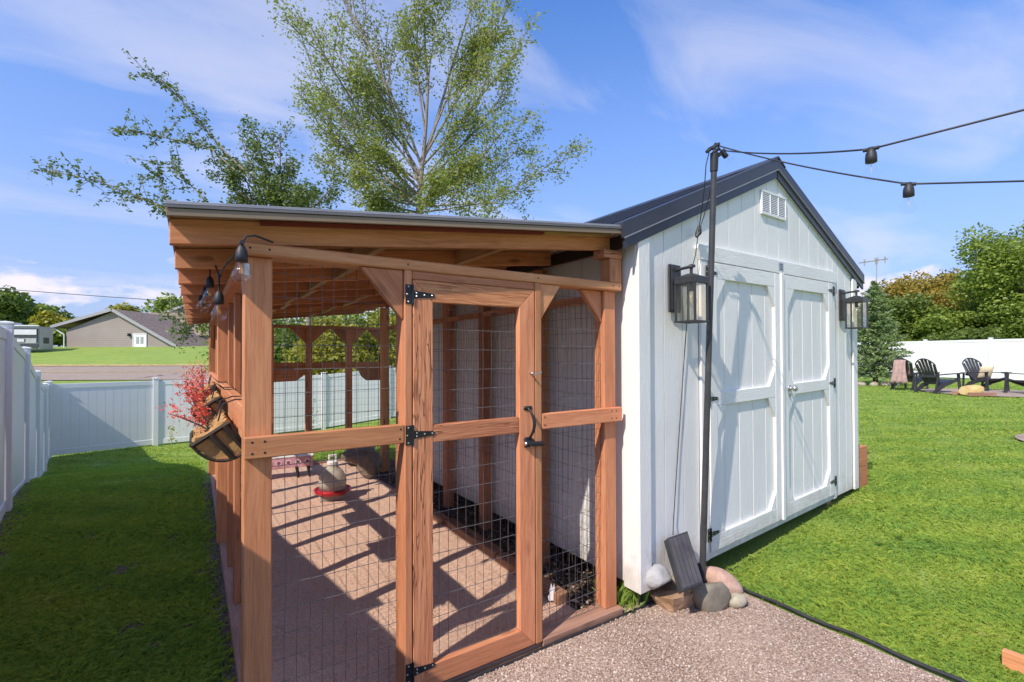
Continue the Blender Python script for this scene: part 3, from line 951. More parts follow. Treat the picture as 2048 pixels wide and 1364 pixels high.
def mitred(name, pts, mat, horiz):
    """stile or rail with mitred ends, pts are (x,z) corners, thickness 38 mm"""
    cx = sum(p[0] for p in pts) / 4; cz = sum(p[1] for p in pts) / 4
    m = Matrix.Translation((cx, 0.019, cz))
    if not horiz:
        m = m @ Matrix.Rotation(-math.pi / 2, 4, 'Y')
    mi = m.inverted()
    a = [Vector((x, 0.0, z)) for x, z in pts]; b = [Vector((x, 0.038, z)) for x, z in pts]
    v = [mi @ q for q in a + b]
    me = new_mesh(name, v, [(0, 1, 2, 3), (7, 6, 5, 4), (0, 4, 5, 1), (1, 5, 6, 2), (2, 6, 7, 3), (3, 7, 4, 0)], mat)
    bm = bmesh.new(); bm.from_mesh(me); bmesh.ops.recalc_face_normals(bm, faces=bm.faces)
    bmesh.ops.bevel(bm, geom=list(bm.edges), offset=0.0028, segments=1, affect='EDGES')
    bm.to_mesh(me); bm.free()
    return add(name, me, door, m)


mitred('stile', [(dx0, dzb), (dx0 + SW, dzb + SW), (dx0 + SW, dzt - SW), (dx0, dzt)], CEDAR_SAWN, False)
mitred('stile', [(dx1, dzb), (dx1, dzt), (dx1 - SW, dzt - SW), (dx1 - SW, dzb + SW)], CEDAR, False)
mitred('door_rail', [(dx0, dzt), (dx0 + SW, dzt - SW), (dx1 - SW, dzt - SW), (dx1, dzt)], CEDAR_SAWN, True)
mitred('door_rail', [(dx0, dzb), (dx1, dzb), (dx1 - SW, dzb + SW), (dx0 + SW, dzb + SW)], CEDAR, True)
bb('door_rail', dx0 + SW + 0.001, dx1 - SW - 0.001, 0.001, 0.037, 1.206, 1.292, CEDAR_SAWN, door)
wires('door_mesh', (dx0 + SW, 0.043, dzb + SW), (1, 0, 0), (0, 0, 1), dx1 - dx0 - 2 * SW, dzt - dzb - 2 * SW, parent=door)


def tee_hinge(x, z, parent, s=1.0, mir=1, m0=None, y=0.0):
    mb = MB()
    t = Matrix.Translation((x, y, z)) @ Matrix.Scale(mir, 4, (1, 0, 0))
    if m0 is not None: t = m0 @ t
    mb.prism([(-0.036 * s, -0.046 * s), (-0.004 * s, -0.046 * s), (-0.004 * s, 0.046 * s), (-0.036 * s, 0.046 * s)], -0.003, t)
    mb.prism([(0.003 * s, -0.020 * s), (0.028 * s, -0.016 * s), (0.105 * s, -0.010 * s), (0.116 * s, 0.0), (0.105 * s, 0.010 * s), (0.028 * s, 0.016 * s), (0.003 * s, 0.020 * s)], -0.003, t)
    mb.tube([t @ Vector((0, -0.004, -0.047 * s)), t @ Vector((0, -0.004, 0.047 * s))], 0.0055 * s, 8)
    h = mb.build('hinge', BLACK, parent)
    bm = bmesh.new(); bm.from_mesh(h.data); bmesh.ops.recalc_face_normals(bm, faces=bm.faces); bm.to_mesh(h.data); bm.free()
    sc = MB()
    for (a, c) in ((-0.022, 0.036), (-0.022, -0.036), (-0.028, 0.0), (0.020, 0.008), (0.020, -0.008), (0.06, 0.0), (0.10, 0.0)):
        sc.lathe([(0.0045 * s, 0), (0.0045 * s, 0.0015), (0.003 * s, 0.003)], 8, t @ Matrix.Translation((a * s, -0.003, c * s)) @ Matrix.Rotation(math.pi / 2, 4, 'X'))
    tag(sc.build('screw_heads', STEEL, parent), kind='stuff')


tee_hinge(0.7035, 1.921, door)
tee_hinge(0.7035, 1.253, door)
tee_hinge(0.7035, 0.135, door)
# pull handle, hook and barrel bolt
hm = MB()
hp = []
for i in range(13):
    t = i / 12.0
    hp.append((1.371 + 0.014 * math.sin(math.pi * t), -0.004 - 0.040 * math.sin(math.pi * t) ** 0.7, 1.338 - 0.168 * t))
hm.tube(hp, [0.006 + 0.003 * math.sin(math.pi * i / 12) for i in range(13)], 8)
for z in (1.338, 1.168):
    hm.prism([(1.347, z - 0.010), (1.395, z - 0.010), (1.399, z), (1.395, z + 0.012), (1.347, z + 0.012), (1.343, z)], -0.004)
hm.build('handle', BLACK, door, None, True)
bm_ = MB()
bm_.tube([(1.345, -0.018, 1.148), (1.462, -0.018, 1.137)], 0.0135, 10)
bm_.box(1.346, 1.41, -0.008, 0.0, 1.125, 1.166)
bm_.tube([(1.376, -0.02, 1.146), (1.372, -0.034, 1.123)], 0.005, 8)
bm_.build('bolt', BLACK, door, None, True)
cp = MB().lathe([(0.0125, 0), (0.0125, 0.003), (0.009, 0.006)], 10, Matrix.Translation((1.345, -0.018, 1.148)) @ Matrix.Rotation(-math.pi / 2, 4, 'Y'))
cp.build('bolt_tip', STEEL, door)
kk = MB()
kk.tube([(1.387, 0.0, 1.535), (1.387, -0.022, 1.532)], 0.006, 8)
kk.tube([(1.387, -0.022, 1.532), (1.40, -0.028, 1.522), (1.425, -0.026, 1.531), (1.452, -0.018, 1.535)], 0.0045, 8)
kk.build('hook', STEEL, door, None, True)
# small joist plate on the corner post
pl = MB().box(0.004, 0.022, 0.0355, 0.0395, 1.955, 2.005, 0.001)
pl.build('metal_plate', STEEL, run)
CURB = wood_mat('weathered_timber', (0.17, 0.085, 0.045), (0.28, 0.15, 0.085), (0.36, 0.21, 0.13), bstr=0.6)
# timber curb and ornament along the shed side
for y0, y1, j in ((0.28, 1.05, 0.0), (1.09, 2.0, 0.015), (2.03, 3.2, -0.01)):
    t = thing('timber_curb', {0.28: 'short weathered timber block on the run floor nearest the right front post', 1.09: 'middle weathered timber lying along the run floor beside the shed wall', 2.03: 'farthest weathered timber lying along the run floor in the shed shade'}[y0], 'timber', (1.86, (y0 + y1) / 2, 0.0), 0, 'timbers edging the run floor')
    bb('block', 1.80 + j, 1.89 + j, y0, y1, 0.0, 0.085, CURB, t, 0.008)
o = MB()
o.prism([(-0.02, 0), (0.022, 0), (0.026, 0.03), (0.012, 0.05), (0.02, 0.068), (0.016, 0.11), (0.006, 0.08), (-0.004, 0.112), (-0.010, 0.078), (-0.020, 0.06), (-0.012, 0.045), (-0.026, 0.025)], 0.006)
b = o.build('rabbit_ornament', VINYL, None, Matrix.Translation((1.79, 0.33, 0.03)) @ Matrix.Rotation(R(-30), 4, 'Z'))
tag(b, 'small white rabbit shaped ornament standing by the timber in the run', 'ornament')

# ------------------------------------------------------------------ the white shed
shed = thing('shed', 'white board sided shed with charcoal metal gable roof and double doors', 'shed', (4.0, 1.8, 0.15))
SWD, SDP = 3.6, 3.70
CD, SD = math.cos(SHED_D), math.sin(SHED_D)


def S(a, b, z):
    return Vector((SHED_O[0] + a * CD, SHED_O[1] + a * SD + b, z + 0.016 * a))


def s_obj(name, vs, fs, mat, parent, fix=True):
    w = [S(*v) for v in vs]
    c = sum(w, Vector()) / len(w)
    me = new_mesh(name, [p - c for p in w], fs, mat)
    if fix:
        bm = bmesh.new(); bm.from_mesh(me); bmesh.ops.recalc_face_normals(bm, faces=bm.faces); bm.to_mesh(me); bm.free()
    return add(name, me, parent, Matrix.Translation(c))


def sbox(name, a0, a1, b0, b1, z0, z1, mat, parent=None, c=0.003):
    vs, fs = cbox(a1 - a0, b1 - b0, z1 - z0, c)
    o = ((a0 + a1) / 2, (b0 + b1) / 2, (z0 + z1) / 2)
    return s_obj(name, [(v[0] + o[0], v[1] + o[1], v[2] + o[2]) for v in vs], fs, mat, parent or shed, False)


def sprism(name, poly, b0, b1, mat, parent=None, bev=0.0):
    n = len(poly)
    vs = [(a, b0, z) for a, z in poly] + [(a, b1, z) for a, z in poly]
    fs = [tuple(range(n)), tuple(range(2 * n - 1, n - 1, -1))] + [((i + 1) % n, i, i + n, (i + 1) % n + n) for i in range(n)]
    o = s_obj(name, vs, fs, mat, parent or shed)
    if bev:
        bm = bmesh.new(); bm.from_mesh(o.data)
        bmesh.ops.bevel(bm, geom=list(bm.edges), offset=bev, segments=1, affect='EDGES')
        bm.to_mesh(o.data); bm.free()
    return o


HALF = SWD / 2
RT_TOP = lambda a: 3.258 - 0.42 * abs(a - 1.82)
ZB = 0.152
# walls: a backing sheet with the boards standing proud of it
top = lambda a: RT_TOP(a) - 0.075
sprism('wall_backing', [(0.015, ZB + .01), (SWD - 0.015, ZB + .01), (SWD - 0.015, top(SWD)), (1.82, top(1.82)), (0.015, top(0.0))], 0.011, 0.05, SIDING)
sprism('back_wall', [(0.015, ZB), (SWD - 0.015, ZB), (SWD - 0.015, top(SWD)), (1.82, top(1.82)), (0.015, top(0.0))], SDP - 0.04, SDP, SIDING)
sbox('wall_backing', 0.011, 0.05, 0.052, SDP - 0.042, ZB + .01, 2.43, SIDING)
sbox('wall_backing', SWD - 0.05, SWD - 0.011, 0.052, SDP - 0.042, ZB + .01, 2.40, SIDING)
gro = [0.096, 0.262, 0.47, 0.663, 0.866, 1.07, 1.27, 1.475, 1.68, 1.88, 2.085, 2.29, 2.49, 2.69, 2.90, 3.03, 3.165, 3.345, 3.504]
for g0, g1 in zip(gro[:-1], gro[1:]):
    a0, a1 = g0 + 0.0035, g1 - 0.0035
    zb = ZB if (a1 < 0.68 or a0 > 3.02) else 2.38
    pts = [(a0, zb), (a1, zb), (a1, top(a1))]
    if a0 < 1.82 < a1: pts.append((1.82, top(1.82)))
    pts.append((a0, top(a0)))
    sprism('siding_board', pts, 0.0, 0.0105, SIDING)
b = 0.122
while b < SDP - 0.05:
    b1 = min(b + 0.2032, SDP)
    sbox('siding_board', 0.0, 0.0105, b + 0.0035, b1 - 0.0035, ZB + 0.01, 2.44, SIDING)
    sbox('siding_board', SWD - 0.0105, SWD, b + 0.0035, b1 - 0.0035, ZB + 0.01, 2.41, SIDING)
    b = b1
# corner trim
sbox('corner_trim', -0.022, 0.092, -0.022, -0.001, ZB - .01, 2.385, SIDING, None, 0.004)
sbox('corner_trim', -0.022, -0.001, -0.0005, 0.118, ZB - .01, 2.42, SIDING, None, 0.004)
sbox('corner_trim', SWD - 0.09, SWD + 0.022, -0.022, -0.001, ZB - .01, 2.375, SIDING, None, 0.004)
sbox('corner_trim', SWD + 0.001, SWD + 0.022, -0.0005, 0.118, ZB - .01, 2.40, SIDING, None, 0.004)
for bq in (0.25, 1.8, 3.3):
    sbox('skid', 0.05, SWD - 0.05, bq - 0.05, bq + 0.05, -0.12, ZB - 0.003, BARK_D)
sbox('floor_frame', 0.10, SWD - 0.10, 0.06, SDP - 0.06, ZB + 0.0, ZB + 0.009, BARK_D)
sbox('threshold', 0.748, 2.948, -0.016, 0.010, ZB - 0.002, 0.2, SIDING_H)
sbox('pier_block', 2.98, 3.08, 0.05, 0.20, -0.05, ZB - 0.004, PLATE)
# door surround
sbox('door_trim', 0.662, 0.746, -0.024, -0.001, ZB, 2.292, SIDING)
sbox('door_trim', 2.952, 3.028, -0.024, -0.001, ZB, 2.292, SIDING)
sprism('header_board', [(0.66, 2.294), (3.03, 2.294), (3.05, 2.33), (3.05, 2.402), (0.64, 2.402), (0.615, 2.372)], -0.030, -0.001, SIDING_H, None, 0.002)
pl = sbox('name_plate', 1.82, 1.905, -0.033, -0.0305, 2.318, 2.388, STEEL, None, 0.001)
mb = []
for i, (w, z) in enumerate(((0.052, 2.371), (0.06, 2.356), (0.04, 2.341), (0.05, 2.328))):
    sbox('plate_line', 1.8625 - w / 2, 1.8625 + w / 2, -0.0345, -0.0331, z - 0.0035, z + 0.0035, BLACK, None, 0.0)


def shed_door(a0, a1, hinge_left):
    d = add('shed_door', None, shed, Matrix.Translation(S((a0 + a1) / 2, -0.02, 0.2)))
    z0, z1 = 0.202, 2.286
    n = 5
    for i in range(n):
        p0 = a0 + 0.02 + (a1 - a0 - 0.04) * i / n; p1 = a0 + 0.02 + (a1 - a0 - 0.04) * (i + 1) / n
        sbox('panel_board', p0 + 0.003, p1 - 0.003, -0.008, 0.004, z0 + 0.02, z1 - 0.02, SIDING, d)
    sbox('door_backing', a0 + 0.01, a1 - 0.01, 0.002, 0.010, z0 + 0.01, z1 - 0.01, SIDING, d)
    st = 0.094
    f0, f1 = -0.033, -0.0085
    sbox('stile', a0, a0 + st, f0, f1, z0, z1, SIDING, d)
    sbox('stile', a1 - st, a1, f0, f1, z0, z1, SIDING, d)
    rails = ((z0, z0 + 0.115), (1.245, 1.342), (z1 - 0.115, z1))
    for r0, r1 in rails:
        sbox('door_rail', a0 + st + 0.001, a1 - st - 0.001, f0 + 0.001, f1, r0, r1, SIDING_H, d)
    q = 0.125
    for (c0, c1) in ((rails[0][1], rails[1][0]), (rails[1][1], rails[2][0])):
        l, r = a0 + st + 0.0008, a1 - st - 0.0008
        for pts in ([(l, c0 + .0008), (l + q * .78, c0 + .0008), (l, c0 + q * 1.1)], [(r, c0 + .0008), (r, c0 + q * 1.1), (r - q * .78, c0 + .0008)],
                    [(l, c1 - .0008), (l, c1 - q * 1.35), (l + q, c1 - .0008)], [(r, c1 - .0008), (r - q, c1 - .0008), (r, c1 - q * 1.35)]):
            sprism('corner_piece', pts, f0 + 0.002, f1, SIDING, d)
    hx = a0 - 0.012 if hinge_left else a1 + 0.012
    for z in (0.335, 1.30, 2.21):
        p = S(hx, -0.034, z)
        m0 = Matrix.Translation(p) @ Matrix.Rotation(SHED_D, 4, 'Z')
        tee_hinge(0, 0, d, 1.0, 1 if hinge_left else -1, m0)
    return d


dl = shed_door(0.756, 1.838, True)
dr = shed_door(1.886, 2.944, False)
sbox('astragal', 1.838, 1.884, -0.046, -0.010, 0.196, 2.29, SIDING, dr)
kp = S(1.985, -0.035, 1.305)
mk = Matrix.Translation(kp) @ Matrix.Rotation(SHED_D, 4, 'Z') @ Matrix.Rotation(math.pi / 2, 4, 'X')
kb = MB().lathe([(0.03, 0), (0.03, 0.006), (0.012, 0.010), (0.012, 0.03), (0.024, 0.036), (0.027, 0.05), (0.02, 0.062)], 14, mk)
kb.box(-0.012, 0.012, -0.075, -0.02, 0.0, 0.006, 0.002, mk)
kb.build('knob', STEEL, dr, None, True)
# vent
v0, v1, w0, w1 = 1.565, 2.0, 2.765, 2.968
sbox('vent_backing', v0 + .01, v1 - .01, -0.004, -0.001, w0 + .01, w1 - .01, BLACK)
for (p0, p1, q0, q1) in ((v0, v1, w1 - 0.018, w1), (v0, v1, w0, w0 + 0.018), (v0, v0 + 0.018, w0 + 0.019, w1 - 0.019), (v1 - 0.018, v1, w0 + 0.019, w1 - 0.019),
                         (v0 + 0.140, v0 + 0.155, w0 + 0.019, w1 - 0.019), (v0 + 0.282, v0 + 0.297, w0 + 0.019, w1 - 0.019)):
    sbox('vent_frame', p0, p1, -0.020, -0.001, q0, q1, VINYL)
for c0, c1 in ((v0 + 0.020, v0 + 0.138), (v0 + 0.157, v0 + 0.280), (v0 + 0.299, v1 - 0.020)):
    for i in range(11):
        z = w0 + 0.021 + i * 0.0150
        vs = [(c0, -0.017, z), (c1, -0.017, z), (c1, -0.011, z + 0.0135), (c0, -0.011, z + 0.0135), (c0, -0.015, z), (c1, -0.015, z), (c1, -0.009, z + 0.0135), (c0, -0.009, z + 0.0135)]
        s_obj('louver', vs, [(0, 1, 2, 3), (7, 6, 5, 4), (0, 4, 5, 1), (1, 5, 6, 2), (2, 6, 7, 3), (3, 7, 4, 0)], VINYL, shed)
# roof
B0, B1 = -0.034, SDP + 0.08


def rslab(name, a0, a1, b0, b1, d0, d1, mat, parent=None):
    """follows the roof slope between a0 and a1"""
    vs = []
    for b in (b0, b1):
        vs += [(a0, b, RT_TOP(a0) + d0), (a1, b, RT_TOP(a1) + d0), (a1, b, RT_TOP(a1) + d1), (a0, b, RT_TOP(a0) + d1)]
    return s_obj(name, vs, [(0, 1, 2, 3), (7, 6, 5, 4), (0, 4, 5, 1), (1, 5, 6, 2), (2, 6, 7, 3), (3, 7, 4, 0)], mat, parent or shed)


for a0, a1 in ((-0.165, 1.819), (1.821, 3.80)):
    rslab('roof_panel', a0, a1, B0 + 0.036, B1, -0.016, 0.0, DARKROOF)
    rslab('roof_deck', a0 + (0.03 if a0 < 1 else 0.01), a1 - (0.01 if a0 < 1 else 0.03), B0 + 0.036, B1 - .02, -0.05, -0.018, SIDING)
    nb = 17
    for i in range(nb):
        bq = 0.06 + i * 0.2286
        if bq < B1 - 0.02:
            r = rslab('roof_rib', a0 + 0.004, a1 - 0.004, bq - 0.016, bq + 0.016, 0.0005, 0.020, DARKROOF)
            for vtx in r.data.vertices: pass
    rslab('rake_flange', a0 - (0.012 if a0 < 1 else 0), a1 + (0.012 if a0 > 1 else 0), B0, B0 + 0.11, 0.0008, 0.018, DARKROOF)
    rslab('rake_trim', a0 - (0.012 if a0 < 1 else 0), a1 + (0.012 if a0 > 1 else 0), B0, B0 + 0.016, -0.078, 0.0, DARKROOF)
    rslab('rake_lip', a0, a1, B0 - 0.008, B0 + 0.012, -0.086, -0.0785, DRIP)
    rslab('rake_fascia', a0 + 0.006, a1 - 0.006, B0 + 0.006, B0 + 0.022, -0.150, -0.0865, DARKROOF)
rslab('soffit', -0.10, 1.819, -0.011, 0.0095, -0.145, -0.080, VINYL)
rslab('soffit', 1.821, 3.72, -0.011, 0.0095, -0.145, -0.080, VINYL)
vs = []
for b in (B0 - 0.006, B1 + 0.005):
    vs += [(1.69, b, RT_TOP(1.69) + 0.021), (1.82, b, RT_TOP(1.82) + 0.034), (1.95, b, RT_TOP(1.95) + 0.021), (1.95, b, RT_TOP(1.95) + 0.014), (1.82, b, RT_TOP(1.82) + 0.020), (1.69, b, RT_TOP(1.69) + 0.014)]
s_obj('ridge_cap', vs, [tuple(range(6)), tuple(range(11, 5, -1))] + [((i + 1) % 6, i, i + 6, (i + 1) % 6 + 6) for i in range(6)], DARKROOF, shed)
sbox('eave_fascia', -0.13, -0.112, 0.0, SDP + .05, 2.29, 2.375, BLACK)
sbox('eave_fascia', 3.742, 3.76, 0.0, SDP + .05, 2.29, 2.37, BLACK)

# ------------------------------------------------------------------ things on and around the run and shed
def on_y(u, v, y):
    d = RT * (u - 1024.0) / 968.0 - UP * (v - 699.1) / 968.0 + FW
    return Vector(CAM + d * (y - CAM[1]) / d[1])


def on_z(u, v, z):
    d = RT * (u - 1024.0) / 968.0 - UP * (v - 699.1) / 968.0 + FW
    return Vector(CAM + d * (z - CAM[2]) / d[2])


AMBER = wear_mat('filament', (0.8, 0.45, 0.15), 0.4)


def bulb_shape(r=0.03, h=0.075):
    return [(0.012, 0), (0.014, -0.006), (0.019, -0.018), (r * 0.93, -0.036), (r, -0.048), (r * 0.93, -0.060), (r * 0.65, -0.070), (0.004, -0.075)]


def lantern(ac, bc, zb, zt, label, half=0.07):
    base = S(ac, -0.012, zt)
    t = thing('wall_lantern', label, 'lantern', base, SHED_D, 'black lanterns on the shed front')
    F = WM[t.name]
    h = zt - zb
    yc = bc
    hf = half
    MB().box(-0.062, 0.062, -0.016, -0.001, -0.225, 0.095, 0.004, F).box(-0.05, 0.05, -0.026, -0.0165, -0.21, 0.08, 0.004, F).build('back_plate', LANTERN, t)
    a = MB()
    a.tube([F @ Vector(p) for p in ((0, -0.02, 0.055), (0, yc * 0.55, 0.062), (0, yc - 0.025, 0.066))], 0.010, 8)
    a.tube([F @ Vector(p) for p in ((0, yc, 0.075), (0, yc, 0.02), (0, yc, -0.002))], [0.012, 0.009, 0.02], 8)
    a.lathe([(0.022, 0.0), (0.02, 0.012), (0.008, 0.02), (0.004, 0.02)], 10, F @ Matrix.Translation((0, yc, 0.06)))
    a.build('arm', LANTERN, t)
    c = MB().box(-hf - .008, hf + .008, yc - hf - .008, yc + hf + .008, -0.052, -0.004, 0.004, F)
    c.put([(-hf * .9, yc - hf * .9, -0.0035), (hf * .9, yc - hf * .9, -0.0035), (hf * .9, yc + hf * .9, -0.0035), (-hf * .9, yc + hf * .9, -0.0035), (-0.02, yc - .02, 0.018), (0.02, yc - .02, 0.018), (0.02, yc + .02, 0.018), (-0.02, yc + .02, 0.018)],
          [(0, 1, 5, 4), (1, 2, 6, 5), (2, 3, 7, 6), (3, 0, 4, 7), (4, 5, 6, 7), (3, 2, 1, 0)], F)
    c.build('cap', LANTERN, t)
    f = MB()
    for sx in (-1, 1):
        for sy in (-1, 1):
            f.box(sx * hf - .0065, sx * hf + .0065, yc + sy * hf - .0065, yc + sy * hf + .0065, -h + .012, -0.053, 0.001, F)
    for s in (-1, 1):
        f.box(-hf - .010, hf + .010, yc + s * hf - .009, yc + s * hf + .009, -h, -h + .0115, 0.001, F)
        f.box(s * hf - .009, s * hf + .009, yc - hf + .0095, yc + hf - .0095, -h, -h + .0115, 0.001, F)
    f.build('frame', LANTERN, t)
    for s in (-1, 1):
        MB().box(-hf + .007, hf - .007, yc + s * hf - .001, yc + s * hf + .001, -h + .012, -0.053, 0, F).build('pane', PANE, t)
        MB().box(s * hf - .001, s * hf + .001, yc - hf + .007, yc + hf - .007, -h + .012, -0.053, 0, F).build('pane', PANE, t)
    MB().tube([F @ Vector((0, yc, -0.053)), F @ Vector((0, yc, -0.095))], 0.014, 10).build('socket', LANTERN, t)
    g = MB().lathe([(0.013, 0), (0.018, -0.02), (0.032, -0.05), (0.036, -0.07), (0.028, -0.095), (0.004, -0.105)], 14, F @ Matrix.Translation((0, yc, -0.095)))
    g.build('bulb', GLASS, t, None, True)
    MB().tube([F @ Vector((0.004, yc, -0.10)), F @ Vector((0.006, yc, -0.16)), F @ Vector((-0.006, yc, -0.16)), F @ Vector((-0.004, yc, -0.10))], 0.0012, 5).build('filament', AMBER, t)
    return t


lantern(0.352, -0.135, 1.832, 2.132, 'black lantern on the shed front left of the doors beside the pole', 0.069)
lantern(3.215, -0.135, 1.835, 2.145, 'black lantern on the shed front right of the doors above the lawn', 0.069)

# security sensor beside the near lantern, pole of the string lights
pb, ptp = on_y(1404.5, 1158, -0.105), on_y(1429, 302, -0.30)
pole = thing('light_pole', 'thin leaning dark grey pole carrying the string lights before the shed', 'pole', pb)
MB().tube([pb + (ptp - pb) * t for t in (0, 0.35, 0.6, 0.97)], [0.0215, 0.0205, 0.0195, 0.019], 12).build('shaft', POLE, pole, None, True)
MB().tube([pb + (ptp - pb) * t for t in (0.955, 0.995)], [0.024, 0.026], 12).build('tape_wrap', RUBBER, pole, None, True)
jb = MB()
for q in ((-0.05, 0, 0.0), (-0.02, -0.02, 0.02), (0.025, 0.01, 0.01), (0.045, -0.02, -0.01)):
    p = ptp + Vector(q)
    jb.tube([p + Vector((-0.02, 0.01, -0.02)), p, p + Vector((0.025, -0.01, 0.018))], [0.010, 0.014, 0.010], 7)
jb.build('clamp', RUBBER, pole)
sb = S(0.80, -0.075, 2.215)
mb = MB().box(-0.035, 0.045, -0.03, 0.03, -0.028, 0.028, 0.006, Matrix.Translation(sb) @ Matrix.Rotation(SHED_D + R(-12), 4, 'Z'))
mb.tube([sb + Vector((0.02, 0.0, 0.0)), sb + Vector((0.03, 0.05, 0))], 0.012, 8)


def string_light(name, label, pts, sock, up, group, drop=0.0, r=0.0042, tilt=None, bulb=True, s=1.0):
    """a cord with hanging sockets and clear bulbs; sock: list of (point, drop)"""
    t = thing(name, label, 'string lights', pts[0], 0, group)
    MB().tube(pts, r, 7).build('cord', RUBBER, t, None, True)
    for i, (p, dr) in enumerate(sock):
        p = Vector(p)
        tl = tilt[i] if tilt else Vector((0, 0, -1))
        z = -Vector(tl).normalized(); x = z.orthogonal().normalized(); y = z.cross(x)
        m = Matrix([[x[k], y[k], z[k], p[k]] for k in range(3)] + [[0, 0, 0, 1]])
        so = MB()
        so.tube([m @ Vector((0, 0, 0.006)), m @ Vector((0, 0, -dr))], 0.0045 * s if dr > 0.01 else 0.012, 7)
        so.lathe([(0.006, 0.006), (0.012, -0.002), (0.0195, -0.018), (0.0215, -0.036), (0.0215, -0.058), (0.019, -0.0585)], 12, m @ Matrix.Translation((0, 0, -dr)) @ Matrix.Scale(s, 4))
        d = (Vector(pts[1]) - Vector(pts[0])).normalized() if len(pts) < 6 else (Vector(pts[-1]) - Vector(pts[0])).normalized()
        so.tube([p - d * 0.028 * s, p + d * 0.028 * s], 0.0082 * s, 7)
        sk = so.build('socket', RUBBER, t, None, True)
        if bulb:
            MB().lathe([(a * s * 1.06, b * s * 1.06) for a, b in bulb_shape()], 16, m @ Matrix.Translation((0, 0, -dr - 0.058 * s))).build('bulb', GLASS if group is None else THIN, sk, None, True)
            fl = MB()
            for sx in ((-0.006, 0.0, 0.006) if group is None else (0.0,)):
                fl.tube([m @ Vector((sx, 0, -dr - 0.066 * s)), m @ Vector((sx * 1.4, 0, -dr - 0.102 * s))], 0.0009, 4)
            fl.build('filament', AMBER, sk)
    return t


def sag(a, b, d, n=14):
    return [Vector(a).lerp(Vector(b), i / n) + Vector((0, 0, -4 * d * (i / n) * (1 - i / n))) for i in range(n + 1)]


A0 = ptp + Vector((0.03, -0.01, 0.01))
s1 = W(1742, 298, 2.02); e1 = W(2300, 150, 1.55)
e1 = s1 + (e1 - s1) * 5 + Vector((0, 0, 0.0))
pts = sag(A0, s1, 0.022) + sag(s1, e1, 0.012, 24)[1:]
string_light('string_light', 'upper black light cord rising from the pole top to the right with one bulb socket', pts, [(s1, 0.0)], None, 'cords of string lights from the pole', s=0.98)
s2 = W(1817, 368, 2.18); e2 = W(2300, 345, 1.9)
e2 = s2 + (e2 - s2) * 5
A1 = ptp + Vector((0.012, -0.012, 0.035))
pts = sag(A1, s2, 0.02) + sag(s2, e2, 0.03, 24)[1:]
string_light('string_light', 'lower black light cord dropping from the pole top past the gable with one bulb socket', pts, [(s2, 0.0)], None, 'cords of string lights from the pole', s=0.98)
p = ptp + Vector((0.05, -0.02, 0.0))
string_light('string_light', 'spare bulb in its socket tied to the very top of the grey pole', [ptp + Vector((-0.05, 0, -0.01)), ptp + Vector((-0.02, -0.02, 0.04)), p], [(p, 0.0)], None, 'cords of string lights from the pole', tilt=[Vector((0.75, -0.2, -0.65))], s=0.8)

# lights under the eave of the run
run_pts, socks = [], []
hook_pts = [(1.74, 481, 497), (2.28, 438, 552), (2.70, 420, 535), (3.22, 411, 558), (3.82, 403, 572), (4.45, 409, 585)]
start = Vector((0.10, -0.012, 2.092))
c0 = W(483, 486, 1.80)
run_pts = [start, W(510, 471, 1.86), W(492, 473, 1.82), c0, W(466, 515, 1.93), W(452, 528, 2.05)]
for i, (w, u, v) in enumerate(hook_pts[1:]):
    q = W(u, v, w)
    if i > 0: run_pts.append(run_pts[-1].lerp(q, 0.5) + Vector((0, 0, 0.05)))
    run_pts.append(q); socks.append((q, 0.055 if i else 0.075))
socks.insert(0, (c0, 0.012))
string_light('string_light', 'black cord of clear bulbs hanging under the rafter tails left of the run', run_pts, socks, None, None)
clip = MB().tube([W(470, 512, 1.90), W(460, 517, 1.93), W(455, 524, 1.96)], 0.004, 6)

# solar panel leaning on the shed and its lead
pt = [on_y(1335, 1076, -0.115), on_y(1375, 1062, -0.115), on_y(1407, 1166, -0.33), on_y(1366, 1182, -0.33)]
sp = thing('solar_panel', 'small dark solar panel leaning on the white shed behind the rocks', 'solar panel', (pt[2] + pt[3]) / 2)
ex = (pt[1] - pt[0]); ez = (pt[3] - pt[0]); n = ex.cross(ez).normalized()
if n.y > 0: n = -n
PANELM = wear_mat('solar_cell_glass', (0.085, 0.075, 0.072), 0.22, 0.0, 0.3, 9.0, 0.02)


def plate(name, q, th, mat, parent):
    vs = list(q) + [k - n * th for k in q]
    me = new_mesh(name, vs, [(0, 1, 2, 3), (7, 6, 5, 4), (0, 4, 5, 1), (1, 5, 6, 2), (2, 6, 7, 3), (3, 7, 4, 0)], mat)
    bm = bmesh.new(); bm.from_mesh(me); bmesh.ops.recalc_face_normals(bm, faces=bm.faces)
    bmesh.ops.bevel(bm, geom=list(bm.edges), offset=0.0012, segments=1, affect='EDGES'); bm.to_mesh(me); bm.free()
    return add(name, me, parent)


